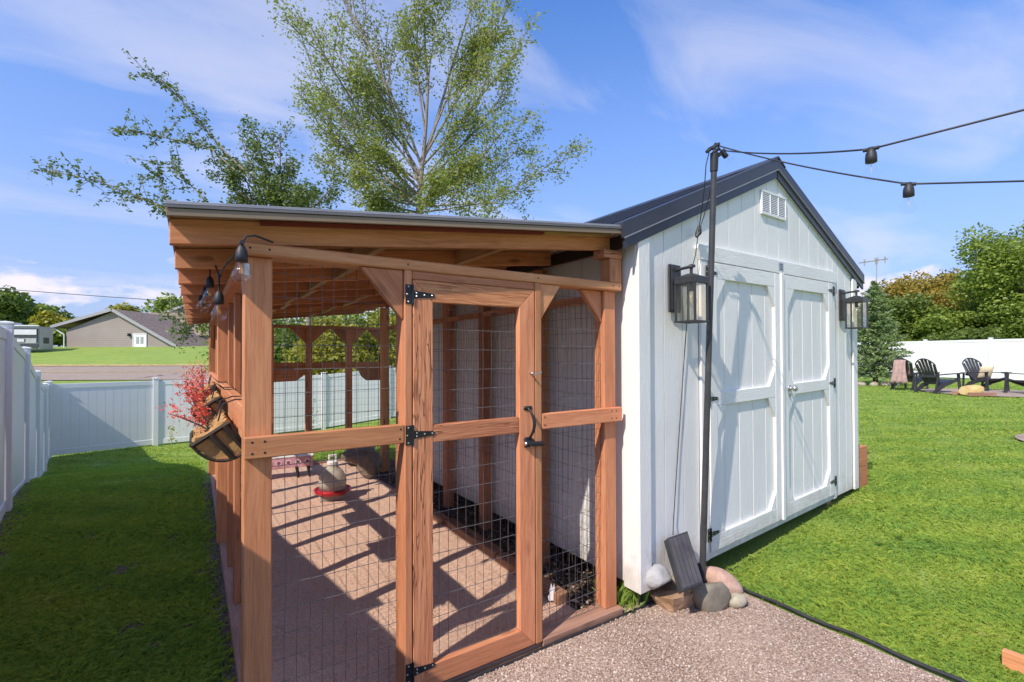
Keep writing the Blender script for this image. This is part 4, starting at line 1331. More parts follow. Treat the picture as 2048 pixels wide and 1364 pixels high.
plate('frame', pt, 0.045, LANTERN, sp)
cc = sum(pt, Vector()) / 4
plate('cell_panel', [cc + (k - cc) * 0.93 + n * 0.0030 for k in pt], 0.0025, PANELM, sp)
for i in range(1, 5):
    a = pt[0].lerp(pt[1], i / 5); b = pt[3].lerp(pt[2], i / 5)
    MB().tube([a.lerp(b, 0.04) + n * 0.004, a.lerp(b, 0.96) + n * 0.004], 0.0014, 4).build('cell_line', LANTERN, sp)
ca = [ptp + Vector((-0.05, 0.0, 0.0)), on_y(1412, 330, -0.28), on_y(1409, 375, -0.24), on_y(1402, 430, -0.16), on_y(1396, 470, -0.10), on_y(1391, 510, -0.075), on_y(1381, 548, -0.066),
      on_y(1368, 720, -0.064), on_y(1356, 900, -0.066), on_y(1347, 1040, -0.075), on_y(1346, 1070, -0.11)]
cw = thing('power_lead', 'thin black lead running down the shed front from the pole to the solar panel', 'cable', ca[0])
MB().tube(ca, 0.0032, 6).build('wire', RUBBER, cw, None, True)
MB().tube([on_y(1399, 452, -0.103), on_y(1397, 466, -0.10), on_y(1393, 474, -0.098)], [0.012, 0.022, 0.010], 6).build('connector', RUBBER, cw)
MB().tube([on_y(1425, 340, -0.28), on_y(1419, 390, -0.22), on_y(1408, 432, -0.11), on_y(1398, 462, -0.10)], 0.0028, 6).build('wire', RUBBER, cw, None, True)

# rocks
def rock_mat(name, a, b, c, scale, bstr=0.6):
    m, nt, bs = base_mat(name, b, 0.8, 0, 0.3)
    tc = nd(nt, 'ShaderNodeTexCoord')
    n1 = nd(nt, 'ShaderNodeTexNoise', {'Vector': tc.outputs['Object'], 'Scale': scale, 'Detail': 8.0, 'Roughness': 0.65, 'Distortion': 0.6})
    n2 = nd(nt, 'ShaderNodeTexNoise', {'Vector': tc.outputs['Object'], 'Scale': scale * 7, 'Detail': 4.0})
    f = math_(nt, 'ADD', math_(nt, 'MULTIPLY', n1.outputs[0], 0.7), math_(nt, 'MULTIPLY', n2.outputs[0], 0.3))
    nt.links.new(ramp(nt, f, [(0.3, a), (0.5, b), (0.7, c)]), bs.inputs['Base Color'])
    bump(nt, bs, f, bstr, 0.01)
    return m


def rock(name, label, c, size, mat, seed, rz=0.0, tilt=(0, 0), facet=0.0, rough=0.22, group=None, sub=3, parent=None):
    bm = bmesh.new()
    bmesh.ops.create_icosphere(bm, subdivisions=sub, radius=1.0)
    rs = random.Random(seed)
    planes = [(Vector((rs.gauss(0, 1), rs.gauss(0, 1), rs.gauss(0, 1))).normalized(), rs.uniform(0.55, 0.85)) for _ in range(int(14 * facet))]
    for v in bm.verts:
        p = v.co.copy()
        k = 1 + rough * noise.noise(p * 0.9 + Vector((seed * 3.1, 0, 0))) + rough * 0.35 * noise.noise(p * 2.6 + Vector((0, seed, 0)))
        p *= k
        for nn, d in planes:
            q = p.dot(nn) - d
            if q > 0: p -= nn * q * 0.92
        v.co = Vector((p.x * size[0], p.y * size[1], p.z * size[2]))
    me = bpy.data.meshes.new(name)
    bm.to_mesh(me); bm.free()
    me.materials.append(mat)
    if facet < 0.5:
        me.polygons.foreach_set('use_smooth', [True] * len(me.polygons))
    m = Matrix.Translation(Vector(c)) @ Matrix.Rotation(rz, 4, 'Z') @ Matrix.Rotation(tilt[0], 4, 'X') @ Matrix.Rotation(tilt[1], 4, 'Y')
    o = add(name, me, parent, m)
    if label:
        tag(o, label, 'rock', group)
    return o


QUARTZ = rock_mat('white_quartz', (0.28, 0.28, 0.29), (0.40, 0.40, 0.41), (0.54, 0.54, 0.55), 7)
SANDST = rock_mat('tan_sandstone', (0.30, 0.17, 0.095), (0.43, 0.275, 0.17), (0.52, 0.36, 0.24), 5, 0.9)
GREYST = rock_mat('grey_fieldstone', (0.155, 0.135, 0.105), (0.215, 0.19, 0.15), (0.28, 0.25, 0.20), 6, 0.8)
PINKST = rock_mat('pink_granite', (0.36, 0.20, 0.145), (0.50, 0.32, 0.25), (0.62, 0.45, 0.38), 9, 0.7)
PALEST = rock_mat('pale_fieldstone', (0.30, 0.26, 0.19), (0.40, 0.355, 0.27), (0.48, 0.44, 0.35), 6, 0.7)
DARKST = rock_mat('dark_boulder', (0.10, 0.075, 0.06), (0.20, 0.15, 0.115), (0.32, 0.25, 0.2), 6, 0.9)
G = 'rocks by the shed corner'
RX = RT_ = Vector(RT)
cs = W(1345, 1196, 3.13)
hull = [W(1297, 1181, 3.20), W(1301, 1190, 3.14), W(1346, 1199, 3.00), W(1392, 1188, 3.10), W(1388, 1178, 3.22), W(1352, 1166, 3.38), W(1312, 1168, 3.34), on_z(1308, 1202, 0.0), on_z(1318, 1212, -.01), on_z(1347, 1228, -.01),
        on_z(1391, 1213, -.01), on_z(1394, 1200, 0.0), on_z(1360, 1180, -.01), on_z(1318, 1184, -.01)]
bm = bmesh.new()
hc = sum(hull, Vector()) / len(hull)
for q in hull: bm.verts.new(q - hc)
bmesh.ops.convex_hull(bm, input=list(bm.verts))
bmesh.ops.delete(bm, geom=[v for v in bm.verts if not v.link_faces], context='VERTS')
bmesh.ops.subdivide_edges(bm, edges=list(bm.edges), cuts=4, use_grid_fill=True)
for v in bm.verts:
    v.co += v.co.normalized() * (0.012 * noise.noise(v.co * 14) + 0.006 * noise.noise(v.co * 40))
me = bpy.data.meshes.new('rock'); bm.to_mesh(me); bm.free(); me.materials.append(SANDST)
tag(add('rock', me, None, Matrix.Translation(hc)), 'blocky tan sandstone rock with a flat top on the gravel by the shed corner', 'rock', G)
cq = W(1315, 1155, 3.07)
rock('rock', 'round white quartz rock resting on the sandstone rock by the shed corner', (cq.x, cq.y, cq.z), (0.088, 0.082, 0.078), QUARTZ, 4, 0, (0, 0), 0.25, 0.16, G)
cg = W(1420, 1188, 3.12)
rock('rock', 'large rounded grey brown rock leaning before the solar panel', (cg.x, cg.y, 0.078), (0.130, 0.085, 0.122), GREYST, 9, R(-33), (R(-12), R(28)), 0.15, 0.16, G)
cp_ = W(1444, 1160, 3.34)
rock('rock', 'pink egg shaped rock lying on the grass edge at the foot of the pole', (cp_.x, cp_.y, 0.06), (0.148, 0.080, 0.080), PINKST, 5, R(-36), (R(-8), R(30)), 0.0, 0.10, G)
cl = W(1473, 1198, 3.14)
rock('rock', 'small flat pale rock on the gravel at the right end of the rocks', (cl.x, cl.y, 0.034), (0.070, 0.055, 0.046), PALEST, 14, R(-20), (R(-20), 0), 0.2, 0.14, G)
ck = W(1351, 1158, 3.22)
kn = MB().lathe([(0.022, -0.04), (0.03, -0.02), (0.031, 0.012), (0.024, 0.030), (0.012, 0.034), (0.010, 0.026)], 12, Matrix.Translation(ck))
tag(kn.build('wood_knob', BARK, None, None, True), 'small round brown wooden knob between the white rock and solar panel', 'knob')

# lawn edging
eg = MB()
pe = [(3.012 + 0.012 * math.sin(i * 0.9) * (0.3 + 0.1 * i / 6), 0.06 - i * 0.12, 0.012 + 0.006 * math.sin(i * 1.7)) for i in range(36)]
eg.tube(pe, 0.0115, 8)
for i in range(len(pe) - 1):
    pass
tag(eg.build('lawn_edging', RUBBER, None, None, True), 'black plastic edging strip between the pink gravel and right lawn', 'edging')
es = MB()
for i in range(52):
    x = 0.05 + i * 0.09
    es.box(x - 0.0455, x + 0.0455, -0.0245, -0.0125, -0.03, 0.014 + 0.004 * math.sin(i * 0.8), 0.001)
tag(es.build('sill_edging', RUBBER, None), 'thin black edging strip on the gravel along the sill of the run', 'edging')

# timber box behind the shed corner and board at the right edge
pb1 = thing('planter_box', 'reddish brown wooden planter box beside the far shed corner on the lawn', 'planter', (6.0, 0.5, 0.15))
for z0, z1 in ((0.15, 0.378), (0.381, 0.60)):
    bb('front_board', 5.80, 6.18, 0.19, 0.23, z0, z1, CEDAR, pb1)
    bb('side_board', 6.14, 6.18, 0.232, 1.3, z0, z1, CEDAR, pb1)
bb('soil', 5.80, 6.138, 0.232, 1.3, 0.46, 0.56, SOIL, pb1)
e0 = on_z(2003, 1300, 0.10)
pb2 = thing('edging_plank', 'reddish planed plank on edge in the grass at the lower right corner', 'plank', (e0.x, e0.y - 0.4, 0.0))
bb('plank', e0.x, e0.x + 0.038, e0.y - 0.85, e0.y, -0.12, 0.10, CEDAR, pb2, 0.002)

# bowl drinker, trough, boulders in the run
RED = wear_mat('red_plastic', (0.42, 0.012, 0.02), 0.35, 0, 0.15, 10, 0.02)
m, nt, bs = base_mat('translucent_jar', (0.66, 0.60, 0.50), 0.35, 0, 0.5)
bs.inputs['Transmission Weight'].default_value = 0.45
bs.inputs['IOR'].default_value = 1.2
JAR = m
WHITEP = wear_mat('white_plastic', (0.72, 0.70, 0.68), 0.4, 0, 0.1, 10, 0.02)
CONC = wear_mat('grey_concrete', (0.30, 0.28, 0.26), 0.85, 0, 0.2, 14, 0.4)
fc = on_z(665, 998, 0.02); fc.z = 0.02
fd = thing('chicken_waterer', 'translucent jug waterer with red drinking tray on a block inside the run', 'waterer', fc)
F = Matrix.Translation(fc)
MB().box(-0.13, 0.13, -0.10, 0.10, 0.0, 0.062, 0.006, F @ Matrix.Rotation(R(-12), 4, 'Z')).build('block', CONC, fd)
MB().lathe([(0.10, 0.064), (0.16, 0.068), (0.185, 0.085), (0.20, 0.118), (0.195, 0.122), (0.178, 0.09), (0.152, 0.084), (0.148, 0.12), (0.10, 0.12)], 28, F).build('tray', RED, fd, None, True)
MB().lathe([(0.145, 0.122), (0.148, 0.19), (0.142, 0.25), (0.12, 0.30), (0.088, 0.335), (0.062, 0.36), (0.055, 0.375), (0.055, 0.41), (0.03, 0.412)], 28, F).build('jug', JAR, fd, None, True)
cpm = MB().lathe([(0.058, 0.385), (0.058, 0.424), (0.05, 0.43)], 20, F)
for zz in (0.392, 0.404, 0.416): cpm.lathe([(0.0595, zz), (0.061, zz + 0.003), (0.0595, zz + 0.006)], 20, F)
cpm.build('cap', WHITEP, fd, None, True)
hm = MB()
for sgn in (-1, 1): hm.box(sgn * 0.036 - 0.01, sgn * 0.036 + 0.01, -0.012, 0.012, 0.428, 0.478, 0.003, F)
hm.box(-0.046, 0.046, -0.012, 0.012, 0.478, 0.500, 0.004, F)
hm.build('handle', WHITEP, fd)

PINK = wear_mat('pink_plastic', (0.62, 0.32, 0.40), 0.45, 0, 0.2, 14, 0.02)
f0 = on_z(590, 952, 0.02); f0.z = 0.02
tr = thing('feeding_trough', 'pink and white patterned trough on dark legs near the back of the run', 'trough', f0, R(-8))
F = WM[tr.name]
MB().box(-0.60, 0.22, -0.09, 0.09, 0.135, 0.27, 0.008, F).build('tray', PINK, tr)
MB().box(-0.605, 0.225, -0.095, 0.095, 0.2705, 0.285, 0.003, F).build('rim', WHITEP, tr)
for i in range(7):
    a = -0.54 + i * 0.115
    MB().lathe([(0.036, 0), (0.036, 0.004), (0.026, 0.004), (0.026, 0.002)], 14, F @ Matrix.Translation((a, -0.0905, 0.205)) @ Matrix.Rotation(math.pi / 2, 4, 'X')).build('ring', WHITEP, tr)
    MB().lathe([(0.022, 0), (0.022, 0.004), (0.016, 0.005)], 12, F @ Matrix.Translation((a, -0.0905, 0.205)) @ Matrix.Rotation(math.pi / 2, 4, 'X')).build('dot', wear_mat('deep_pink', (0.30, 0.06, 0.14), 0.5) if i == 0 else bpy.data.materials['deep_pink'], tr)
for x in (-0.52, 0.02, 0.16):
    for y in (-0.07, 0.07):
        MB().tube([F @ Vector((x, y, 0.133)), F @ Vector((x + 0.02, y * 1.25, -0.002))], [0.022, 0.016], 8).build('leg', BLACK, tr)
b1 = on_z(745, 955, 0.0)
rock('boulder', 'large rough brown boulder in the shade by the far shed side post in the run', (b1.x - 0.05, b1.y, 0.20), (0.17, 0.18, 0.25), DARKST, 31, 0, (0, 0), 0.7, 0.3)
rock('boulder', 'low dark boulder on the run floor behind the tall one in the shade', (b1.x + 0.10, b1.y + 0.75, 0.12), (0.30, 0.24, 0.18), DARKST, 37, 0, (0, 0), 0.7, 0.3)
pp = W(730, 862, 9.2)
pot = MB().lathe([(0.12, 0.0), (0.15, 0.22), (0.165, 0.24), (0.15, 0.25), (0.06, 0.30)], 16, Matrix.Translation((pp.x, pp.y, tz(pp.x, pp.y) - 0.02)))
tag(pot.build('plant_pot', BLACK, None, None, True), 'dark round pot on the grass behind the run before the white fence', 'pot')
# plant stems behind and beside the run
def sprig(name, label, base, h, mat, n=9, leaf=0.035, group=None, lean=(0, 0)):
    t = thing(name, label, 'plant', base, 0, group)
    base = Vector(base)
    pts = [base + Vector((lean[0] * (i / n) ** 1.5 + random.uniform(-.012, .012), lean[1] * (i / n) + random.uniform(-.012, .012), h * i / n)) for i in range(n + 1)]
    MB().tube(pts, [0.006 * (1 - 0.8 * i / n) for i in range(n + 1)], 5).build('stem', BARK, t)
    vs, fs = [], []
    for i in range(2, n + 1):
        for k in range(5):
            c = pts[i] + Vector((random.gauss(0, .05), random.gauss(0, .05), random.gauss(0, .04)))
            d = Vector((random.gauss(0, 1), random.gauss(0, 1), random.gauss(0, .6))).normalized() * leaf
            e = d.orthogonal().normalized() * leaf * 0.45
            b = len(vs); vs += [c - d, c + e, c + d, c - e]; fs.append((b, b + 1, b + 2, b + 3))
    add('foliage', new_mesh('foliage', vs, fs, mat), t)
    return t


q = W(614, 862, 8.3); sprig('young_plant', 'thin upright sprig growing just behind the run before the fence', (q.x, q.y, tz(q.x, q.y)), 0.95, LEAF_B, 10, 0.03, None, (0.12, 0))
q = W(549, 870, 8.0); sprig('young_plant', 'low leafy sprig behind the left corner of the run', (q.x, q.y, tz(q.x, q.y)), 0.42, LEAF_B, 6, 0.035)
q = W(343, 878, 13.2); sprig('weed', 'thin pale weed standing in the lawn before the back fence', (q.x, q.y, tz(q.x, q.y)), 0.62, LEAF_YEL, 6, 0.05)

# hanging baskets
COCO = rock_mat('coco_fibre', (0.30, 0.155, 0.05), (0.47, 0.27, 0.105), (0.60, 0.39, 0.19), 55, 1.0)


STRAP = wear_mat('dark_brown_strap', (0.050, 0.040, 0.034), 0.8, 0, 0.2, 20, 0.1, 0.15)


def basket(name, label, y0, L, zt, seed):
    t = thing(name, label, 'hanging basket', (-0.042, y0 + L / 2, zt), 0, 'coco baskets on the side rail')
    til = Matrix.Translation((-0.036, y0, zt)) @ Matrix.Rotation(R(-33), 4, 'Y')
    # half-round trough, flat side to the rail: profile in local -x, -z
    rs = random.Random(seed)
    R1, n, k = 0.155, 12, 14
    prof = [(-R1 * math.sin(a) if True else 0, -0.145 * (1 - 0.0) * math.cos(a)) for a in [math.pi * 0.5 * i / n for i in range(n + 1)]]
    prof = [(-.155, 0), (-.151, -.04), (-.140, -.075), (-.121, -.105), (-.094, -.128), (-.062, -.140), (0.0, -.145)]   # rim out -> bottom at rail
    vs, fs = [], []
    for j in range(k + 1):
        yy = L * j / k
        end = 1.0 - 0.02 * (abs(2 * j / k - 1) ** 4)
        for (px_, pz_) in [(px_, pz_) for px_, pz_ in prof] + [(0.0, -0.10), (0.0, 0.012), (-0.03, 0.018), (-R1 * 0.55, 0.0), (-R1 * 0.92, 0.014)]:
            w = 0.008
            vs.append((px_ * end + rs.uniform(-w, w), yy + rs.uniform(-w, w), pz_ * end + rs.uniform(-w, w)))
    m_ = len(prof) + 5
    for j in range(k):
        for i in range(m_):
            a = j * m_ + i; b = j * m_ + (i + 1) % m_
            fs.append((a, b, b + m_, a + m_))
    fs.append(tuple(range(m_))[::-1]); fs.append(tuple(k * m_ + i for i in range(m_)))
    me = new_mesh('liner', vs, fs, COCO)
    bm = bmesh.new(); bm.from_mesh(me); bmesh.ops.recalc_face_normals(bm, faces=bm.faces); bm.to_mesh(me); bm.free()
    add('liner', me, t, til)
    f = MB()
    g = 0.007

    def strap(pts, wd=0.011):
        for a, b in zip(pts[:-1], pts[1:]):
            f.tube([til @ Vector(a), til @ Vector(b)], wd * 0.62, 4)
    R2 = R1 + g
    for yy in (-0.004, L * 0.33, L * 0.67, L + 0.004):
        strap([(p_[0] * 1.045, yy, p_[1] * 1.045) for p_ in prof])
    strap([(-R2, -0.004, 0.0), (-R2, L + 0.004, 0.0)], 0.016)
    strap([(-R2, -0.006, 0.0), (0.0, -0.006, 0.0)], 0.016)
    strap([(-R2, L + 0.006, 0.0), (0.0, L + 0.006, 0.0)], 0.016)
    strap([(0.0, -0.004, -0.15), (0.0, L + 0.004, -0.15)], 0.016)
    strap([(0.0, -0.004, -0.15), (0.0, -0.004, 0.0)], 0.014)
    strap([(0.0, L + .004, -0.15), (0.0, L + .004, 0.0)], 0.014)
    for yy in (-0.010, L + 0.010):
        strap([(-R1 * 0.52, yy, 0.0), (-0.070, yy, -0.146)], 0.02)
        strap([(-R1 * 0.14, yy, 0.0), (-0.012, yy, -0.146)], 0.02)
    f.build('frame', STRAP, t)
    for yy in (L * 0.25, L * 0.75):
        h = MB()
        p0 = til @ Vector((-0.05, yy, 0.0))
        yw = p0.y
        h.tube([p0, Vector((-0.055, yw, zt + 0.075)), Vector((-0.008, yw, 1.428)), Vector((0.048, yw, 1.428)), Vector((0.054, yw, 1.38))], 0.0035, 6)
        h.build('hook', LANTERN, t)
    # flowering sprays
    fv, ff = [], []
    st = MB()
    for s in range(9):
        yy = L * rs.uniform(0.12, 0.9)
        p0 = til @ Vector((-0.08, yy, 0.0))
        dr = Vector((rs.uniform(-0.8, -0.05), rs.uniform(-0.5, 0.7), rs.uniform(0.25, 1.0))).normalized()
        ln = rs.uniform(0.10, 0.23)
        pts = [p0 + dr * ln * q / 4 + Vector((0, 0, -0.02 * (q / 4) ** 2)) for q in range(5)]
        st.tube(pts, [0.0035, 0.003, 0.0025, 0.002, 0.0012], 5)
        for q in range(52):
            tq = rs.uniform(0.35, 1.12)
            c = p0 + dr * ln * tq + Vector((rs.gauss(0, .017), rs.gauss(0, .017), rs.gauss(0, .017)))
            d = Vector((rs.gauss(0, 1), rs.gauss(0, 1), rs.gauss(0, 1))).normalized() * rs.uniform(0.005, 0.013)
            e = d.orthogonal().normalized() * d.length * 0.35
            b = len(fv); fv += [c - d, c + e, c + d, c - e]; ff.append((b, b + 1, b + 2, b + 3))
    st.build('stems', BARK_D, t)
    tag(add('flowers', new_mesh('flowers', fv, ff, REDLEAF), t), kind='stuff')
    return t


basket('flower_basket', 'nearest coco basket of red flowers hanging on the rail beside the front post', 0.30, 0.42, 1.335, 3)
basket('flower_basket', 'middle coco basket of red flowers hanging on the side rail of the run', 1.12, 0.42, 1.39, 8)
basket('flower_basket', 'farthest coco basket of red flowers hanging on the side rail of the run', 2.02, 0.42, 1.41, 15)

# ------------------------------------------------------------------ white vinyl fences
def vfence(name, label, pts, zs, h=1.80, board_w=0.17, drop=0.0):
    t = thing(name, label, 'fence', (pts[0][0], pts[0][1], zs[0]))
    for i, ((x, y), z) in enumerate(zip(pts, zs)):
        dv = (Vector((*pts[min(i + 1, len(pts) - 1)], 0)) - Vector((*pts[max(i - 1, 0)], 0))).normalized()
        rot = math.atan2(dv.y, dv.x)
        F = Matrix.Translation((x, y, z)) @ Matrix.Rotation(rot, 4, 'Z')
        add('post', box_mesh(h + 0.22, 0.127, 0.127, VINYL, 0.006, 'post'), t, F @ Matrix.Translation((0, 0, h / 2 + 0.0)) @ Matrix.Rotation(-math.pi / 2, 4, 'Y'))
        c = MB().box(-0.075, 0.075, -0.075, 0.075, h + 0.111, h + 0.132, 0.004)
        c.put([(-.07, -.07, h + .1325), (.07, -.07, h + .1325), (.07, .07, h + .1325), (-.07, .07, h + .1325), (0, 0, h + .146)], [(0, 1, 4), (1, 2, 4), (2, 3, 4), (3, 0, 4), (3, 2, 1, 0)])
        c.build('post_cap', VINYL, t, F)
    for i in range(len(pts) - 1):
        a = Vector((*pts[i], zs[i])); b = Vector((*pts[i + 1], zs[i + 1]))
        d = (b - a); dh = Vector((d.x, d.y, 0)); L = dh.length; dh.normalize()
        sl_ = d.z / L
        e = 0.066
        for z0, hh in ((0.05 - drop, 0.14), (h - 0.06, 0.115)):
            p0 = a + dh * e + Vector((0, 0, z0 + hh / 2 + sl_ * e)); p1 = b - dh * e + Vector((0, 0, z0 + hh / 2 - sl_ * e))
            board('rail', p0, p1, (0, 0, 1), hh, 0.045, VINYL, t, 0.004)
        n = max(1, int(round((L - 2 * e) / board_w)))
        w = (L - 2 * e) / n
        key = None
        zb, zt_ = 0.185 - drop, h - 0.065
        nrm = Vector((-dh.y, dh.x, 0))
        hw, th = w / 2 - 0.004, 0.011
        me = new_mesh('fence_board', [(sx * hw, sy * th, z + sl_ * sx * hw) for z in (zb, zt_) for sy in (-1, 1) for sx in (-1, 1)],
                      [(0, 1, 5, 4), (3, 2, 6, 7), (1, 3, 7, 5), (2, 0, 4, 6), (4, 5, 7, 6), (2, 3, 1, 0)], VINYL)
        rot = math.atan2(dh.y, dh.x)
        for k in range(n):
            s = e + w * (k + 0.5)
            p = a + dh * s + Vector((0, 0, sl_ * s))
            add('fence_board', me, t, Matrix.Translation(p) @ Matrix.Rotation(rot, 4, 'Z'))
        # web behind the boards closes the joints
        board('joint_web', a + dh * e + Vector((0, 0, (zb + zt_) / 2 + sl_ * e)), b - dh * e + Vector((0, 0, (zb + zt_) / 2 - sl_ * e)), (0, 0, 1), zt_ - zb - 0.01, 0.010, VINYL, t, 0.001)
    return t


lp = []
for y in (-2.15, 0.28, 2.71, 5.13, 7.48, 9.85, 12.25, 14.45):
    lp.append((-1.105 - 0.1472 * y, y))
lz = [max(tz(x, y), -9) + o for (x, y), o in zip(lp, (0.11, 0.11, 0.11, 0.09, 0.03, 0.02, 0.0, 0.0))]
vfence('side_fence', 'white vinyl fence stepping down along the left lawn in shade', lp, lz, drop=0.15)
bp_ = [lp[-1]] + [(-1.08 + 2.30 * i, 14.95 + min(0.10 * i, 0.4)) for i in range(0, 15)]
vfence('back_fence', 'white vinyl fence across the back of the yard with a diagonal shadow', bp_, [tz(x, y) for x, y in bp_])
rp_ = [(28.5, -3.4), (28.9, -0.9), (29.4, 1.7), (30.05, 4.25), (30.75, 6.8), (31.2, 9.3), (31.4, 11.8), (31.5, 14.6)]
vfence('right_fence', 'long white vinyl fence behind the black lawn chairs on the right', rp_, [tz(x, y) for x, y in rp_])

# ------------------------------------------------------------------ road and bank beyond the fence
def ws(w, s):
    p = CAM + FW * w + RT * s
    return p[0], p[1]


def band(name, w0, w1, s0, s1, lift, mat, nw=6, ns=60, kind='structure', jit=0.0):
    vs, fs = [], []
    for i in range(nw + 1):
        for j in range(ns + 1):
            w = w0 + (w1 - w0) * i / nw + (noise.noise(Vector((j * 0.7, i * 9.0, 1))) * jit if i in (0, nw) else 0); s = s0 + (s1 - s0) * j / ns
            x, y = ws(w, s)
            vs.append((x, y, tz(x, y) + lift))
    for i in range(nw):
        for j in range(ns):
            a = i * (ns + 1) + j
            fs.append((a, a + 1, a + ns + 2, a + ns + 1))
    return tag(add(name, new_mesh(name, vs, fs, mat, True)), kind=kind)


ROAD = gravel_mat('worn_asphalt', [(0.1, (0.26, 0.20, 0.155)), (0.6, (0.38, 0.30, 0.235)), (0.95, (0.46, 0.38, 0.31))], 30.0, 0.3, 0.01)
VERGE = gravel_mat('dry_straw_verge', [(0.1, (0.34, 0.25, 0.09)), (0.6, (0.50, 0.39, 0.15)), (0.95, (0.60, 0.50, 0.24))], 6.0, 0.5, 0.05)
YLINE = wear_mat('yellow_line_paint', (0.50, 0.36, 0.13), 0.7, 0, 0.3, 3.0)
TAR = wear_mat('tar_seal', (0.06, 0.05, 0.045), 0.7, 0, 0.3, 2.0)
band('road', 31.5, 39.6, -75, 12, 0.055, ROAD)
band('road_verge', 39.5, 40.5, -75, 12, 0.085, VERGE, 2, 120, 'structure', 0.35)
band('road_line', 35.6, 35.85, -75, 12, 0.075, YLINE, 1)
for i, (s0, w0, s1, w1) in enumerate(((-25.0, 32.2, -23.9, 34.8), (-22.3, 35.0, -20.0, 36.7), (-21.0, 36.6, -19.6, 38.3), (-18.0, 33.2, -16.6, 35.6), (-12.2, 34.0, -11.4, 36.8), (-9.7, 37.0, -8.6, 38.6), (-19.6, 38.4, -17.2, 38.9))):
    vs = []
    n = 8
    for k in range(n + 1):
        t_ = k / n
        w = w0 + (w1 - w0) * t_ + 0.25 * math.sin(k * 2.1 + i); s = s0 + (s1 - s0) * t_ + 0.18 * math.sin(k * 1.3 + 2 * i)
        for dw in (-0.11, 0.11):
            x, y = ws(w + dw, s + dw * 0.3)
            vs.append((x, y, tz(x, y) + 0.072))
    tag(add('road_crack', new_mesh('road_crack', vs, [(2 * k, 2 * k + 1, 2 * k + 3, 2 * k + 2) for k in range(n)], TAR)), kind='structure')

# ------------------------------------------------------------------ house on the bank
m, nt, bs = base_mat('taupe_lap_siding', (0.27, 0.22, 0.20), 0.6, 0, 0.3)
tc = nd(nt, 'ShaderNodeTexCoord')
sx_ = nd(nt, 'ShaderNodeSeparateXYZ', {0: tc.outputs['Object']})
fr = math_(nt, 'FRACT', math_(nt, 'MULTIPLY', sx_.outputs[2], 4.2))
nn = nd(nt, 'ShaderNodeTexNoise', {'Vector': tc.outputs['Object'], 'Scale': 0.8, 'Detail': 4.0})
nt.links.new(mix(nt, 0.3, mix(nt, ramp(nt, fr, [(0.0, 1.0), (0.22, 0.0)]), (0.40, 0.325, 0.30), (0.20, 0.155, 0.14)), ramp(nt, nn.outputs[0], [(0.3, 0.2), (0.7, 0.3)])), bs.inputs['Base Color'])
bump(nt, bs, fr, 0.6, 0.03)
TAUPE = m
SHINGLE = gravel_mat('brown_shingles', [(0.1, (0.20, 0.15, 0.12)), (0.6, (0.29, 0.225, 0.185)), (0.95, (0.36, 0.29, 0.25))], 7.0, 0.4, 0.03)
TRIMG = wear_mat('grey_trim', (0.34, 0.34, 0.35), 0.5)
DOORW = wear_mat('white_door_paint', (0.75, 0.77, 0.80), 0.45)


def house_frame(w, s, yaw=0.0):
    x, y = ws(w, s)
    m = Matrix([[RT[0], FW[0], 0, x], [RT[1], FW[1], 0, y], [0, 0, 1, 0], [0, 0, 0, 1]])
    # straighten the basis, then turn
    ang = math.atan2(RT[1], RT[0])
    return Matrix.Translation((x, y, 0)) @ Matrix.Rotation(ang + yaw, 4, 'Z')


def px_s(u, w): return (u - 1024.0) / 968.0 * w
def px_z(v, w): return CAM[2] + (707.0 - v) / 968.0 * w
HWD = 52.0
hz0 = px_z(689, HWD) - 0.35
F = house_frame(HWD, px_s(238, HWD), R(3))
WM_h = F @ Matrix.Translation((0, 0, hz0))
house = thing('house', 'taupe sided house with brown shingle gable roof on the grassy bank', 'house', WM_h.translation, math.atan2(WM_h[1][0], WM_h[0][0]))
F = WM[house.name]
zl_, zr_, za_ = px_z(645, HWD) - hz0, px_z(686, HWD) - hz0, px_z(614, HWD) - hz0
xl_, xr_ = px_s(137, HWD) - px_s(238, HWD), px_s(352, HWD) - px_s(238, HWD)
zl_w = px_z(655, HWD) - hz0
poly = [(xl_, -0.8), (xr_, -0.8), (xr_, zr_ - .05), (px_s(229, HWD) - px_s(238, HWD), za_ - 0.12), (xl_, zl_w)]
MB().prism(poly, 16.0, F).build('wall', TAUPE, house)
xa = px_s(229, HWD) - px_s(238, HWD)


def roofslab(p0, p1, y0, y1, th, mat, name, par, F):
    d = Vector((p1[0] - p0[0], 0, p1[1] - p0[1])).normalized(); n = Vector((-d.z, 0, d.x))
    if n.z < 0: n = -n
    a, b = Vector((p0[0], 0, p0[1])), Vector((p1[0], 0, p1[1]))
    q = [a, b, b + n * th, a + n * th]
    vs = [(k.x, y0, k.z) for k in q] + [(k.x, y1, k.z) for k in q]
    mb = MB(); mb.put(vs, [(0, 1, 2, 3), (7, 6, 5, 4), (0, 4, 5, 1), (1, 5, 6, 2), (2, 6, 7, 3), (3, 7, 4, 0)], F)
    return mb.build(name, mat, par)


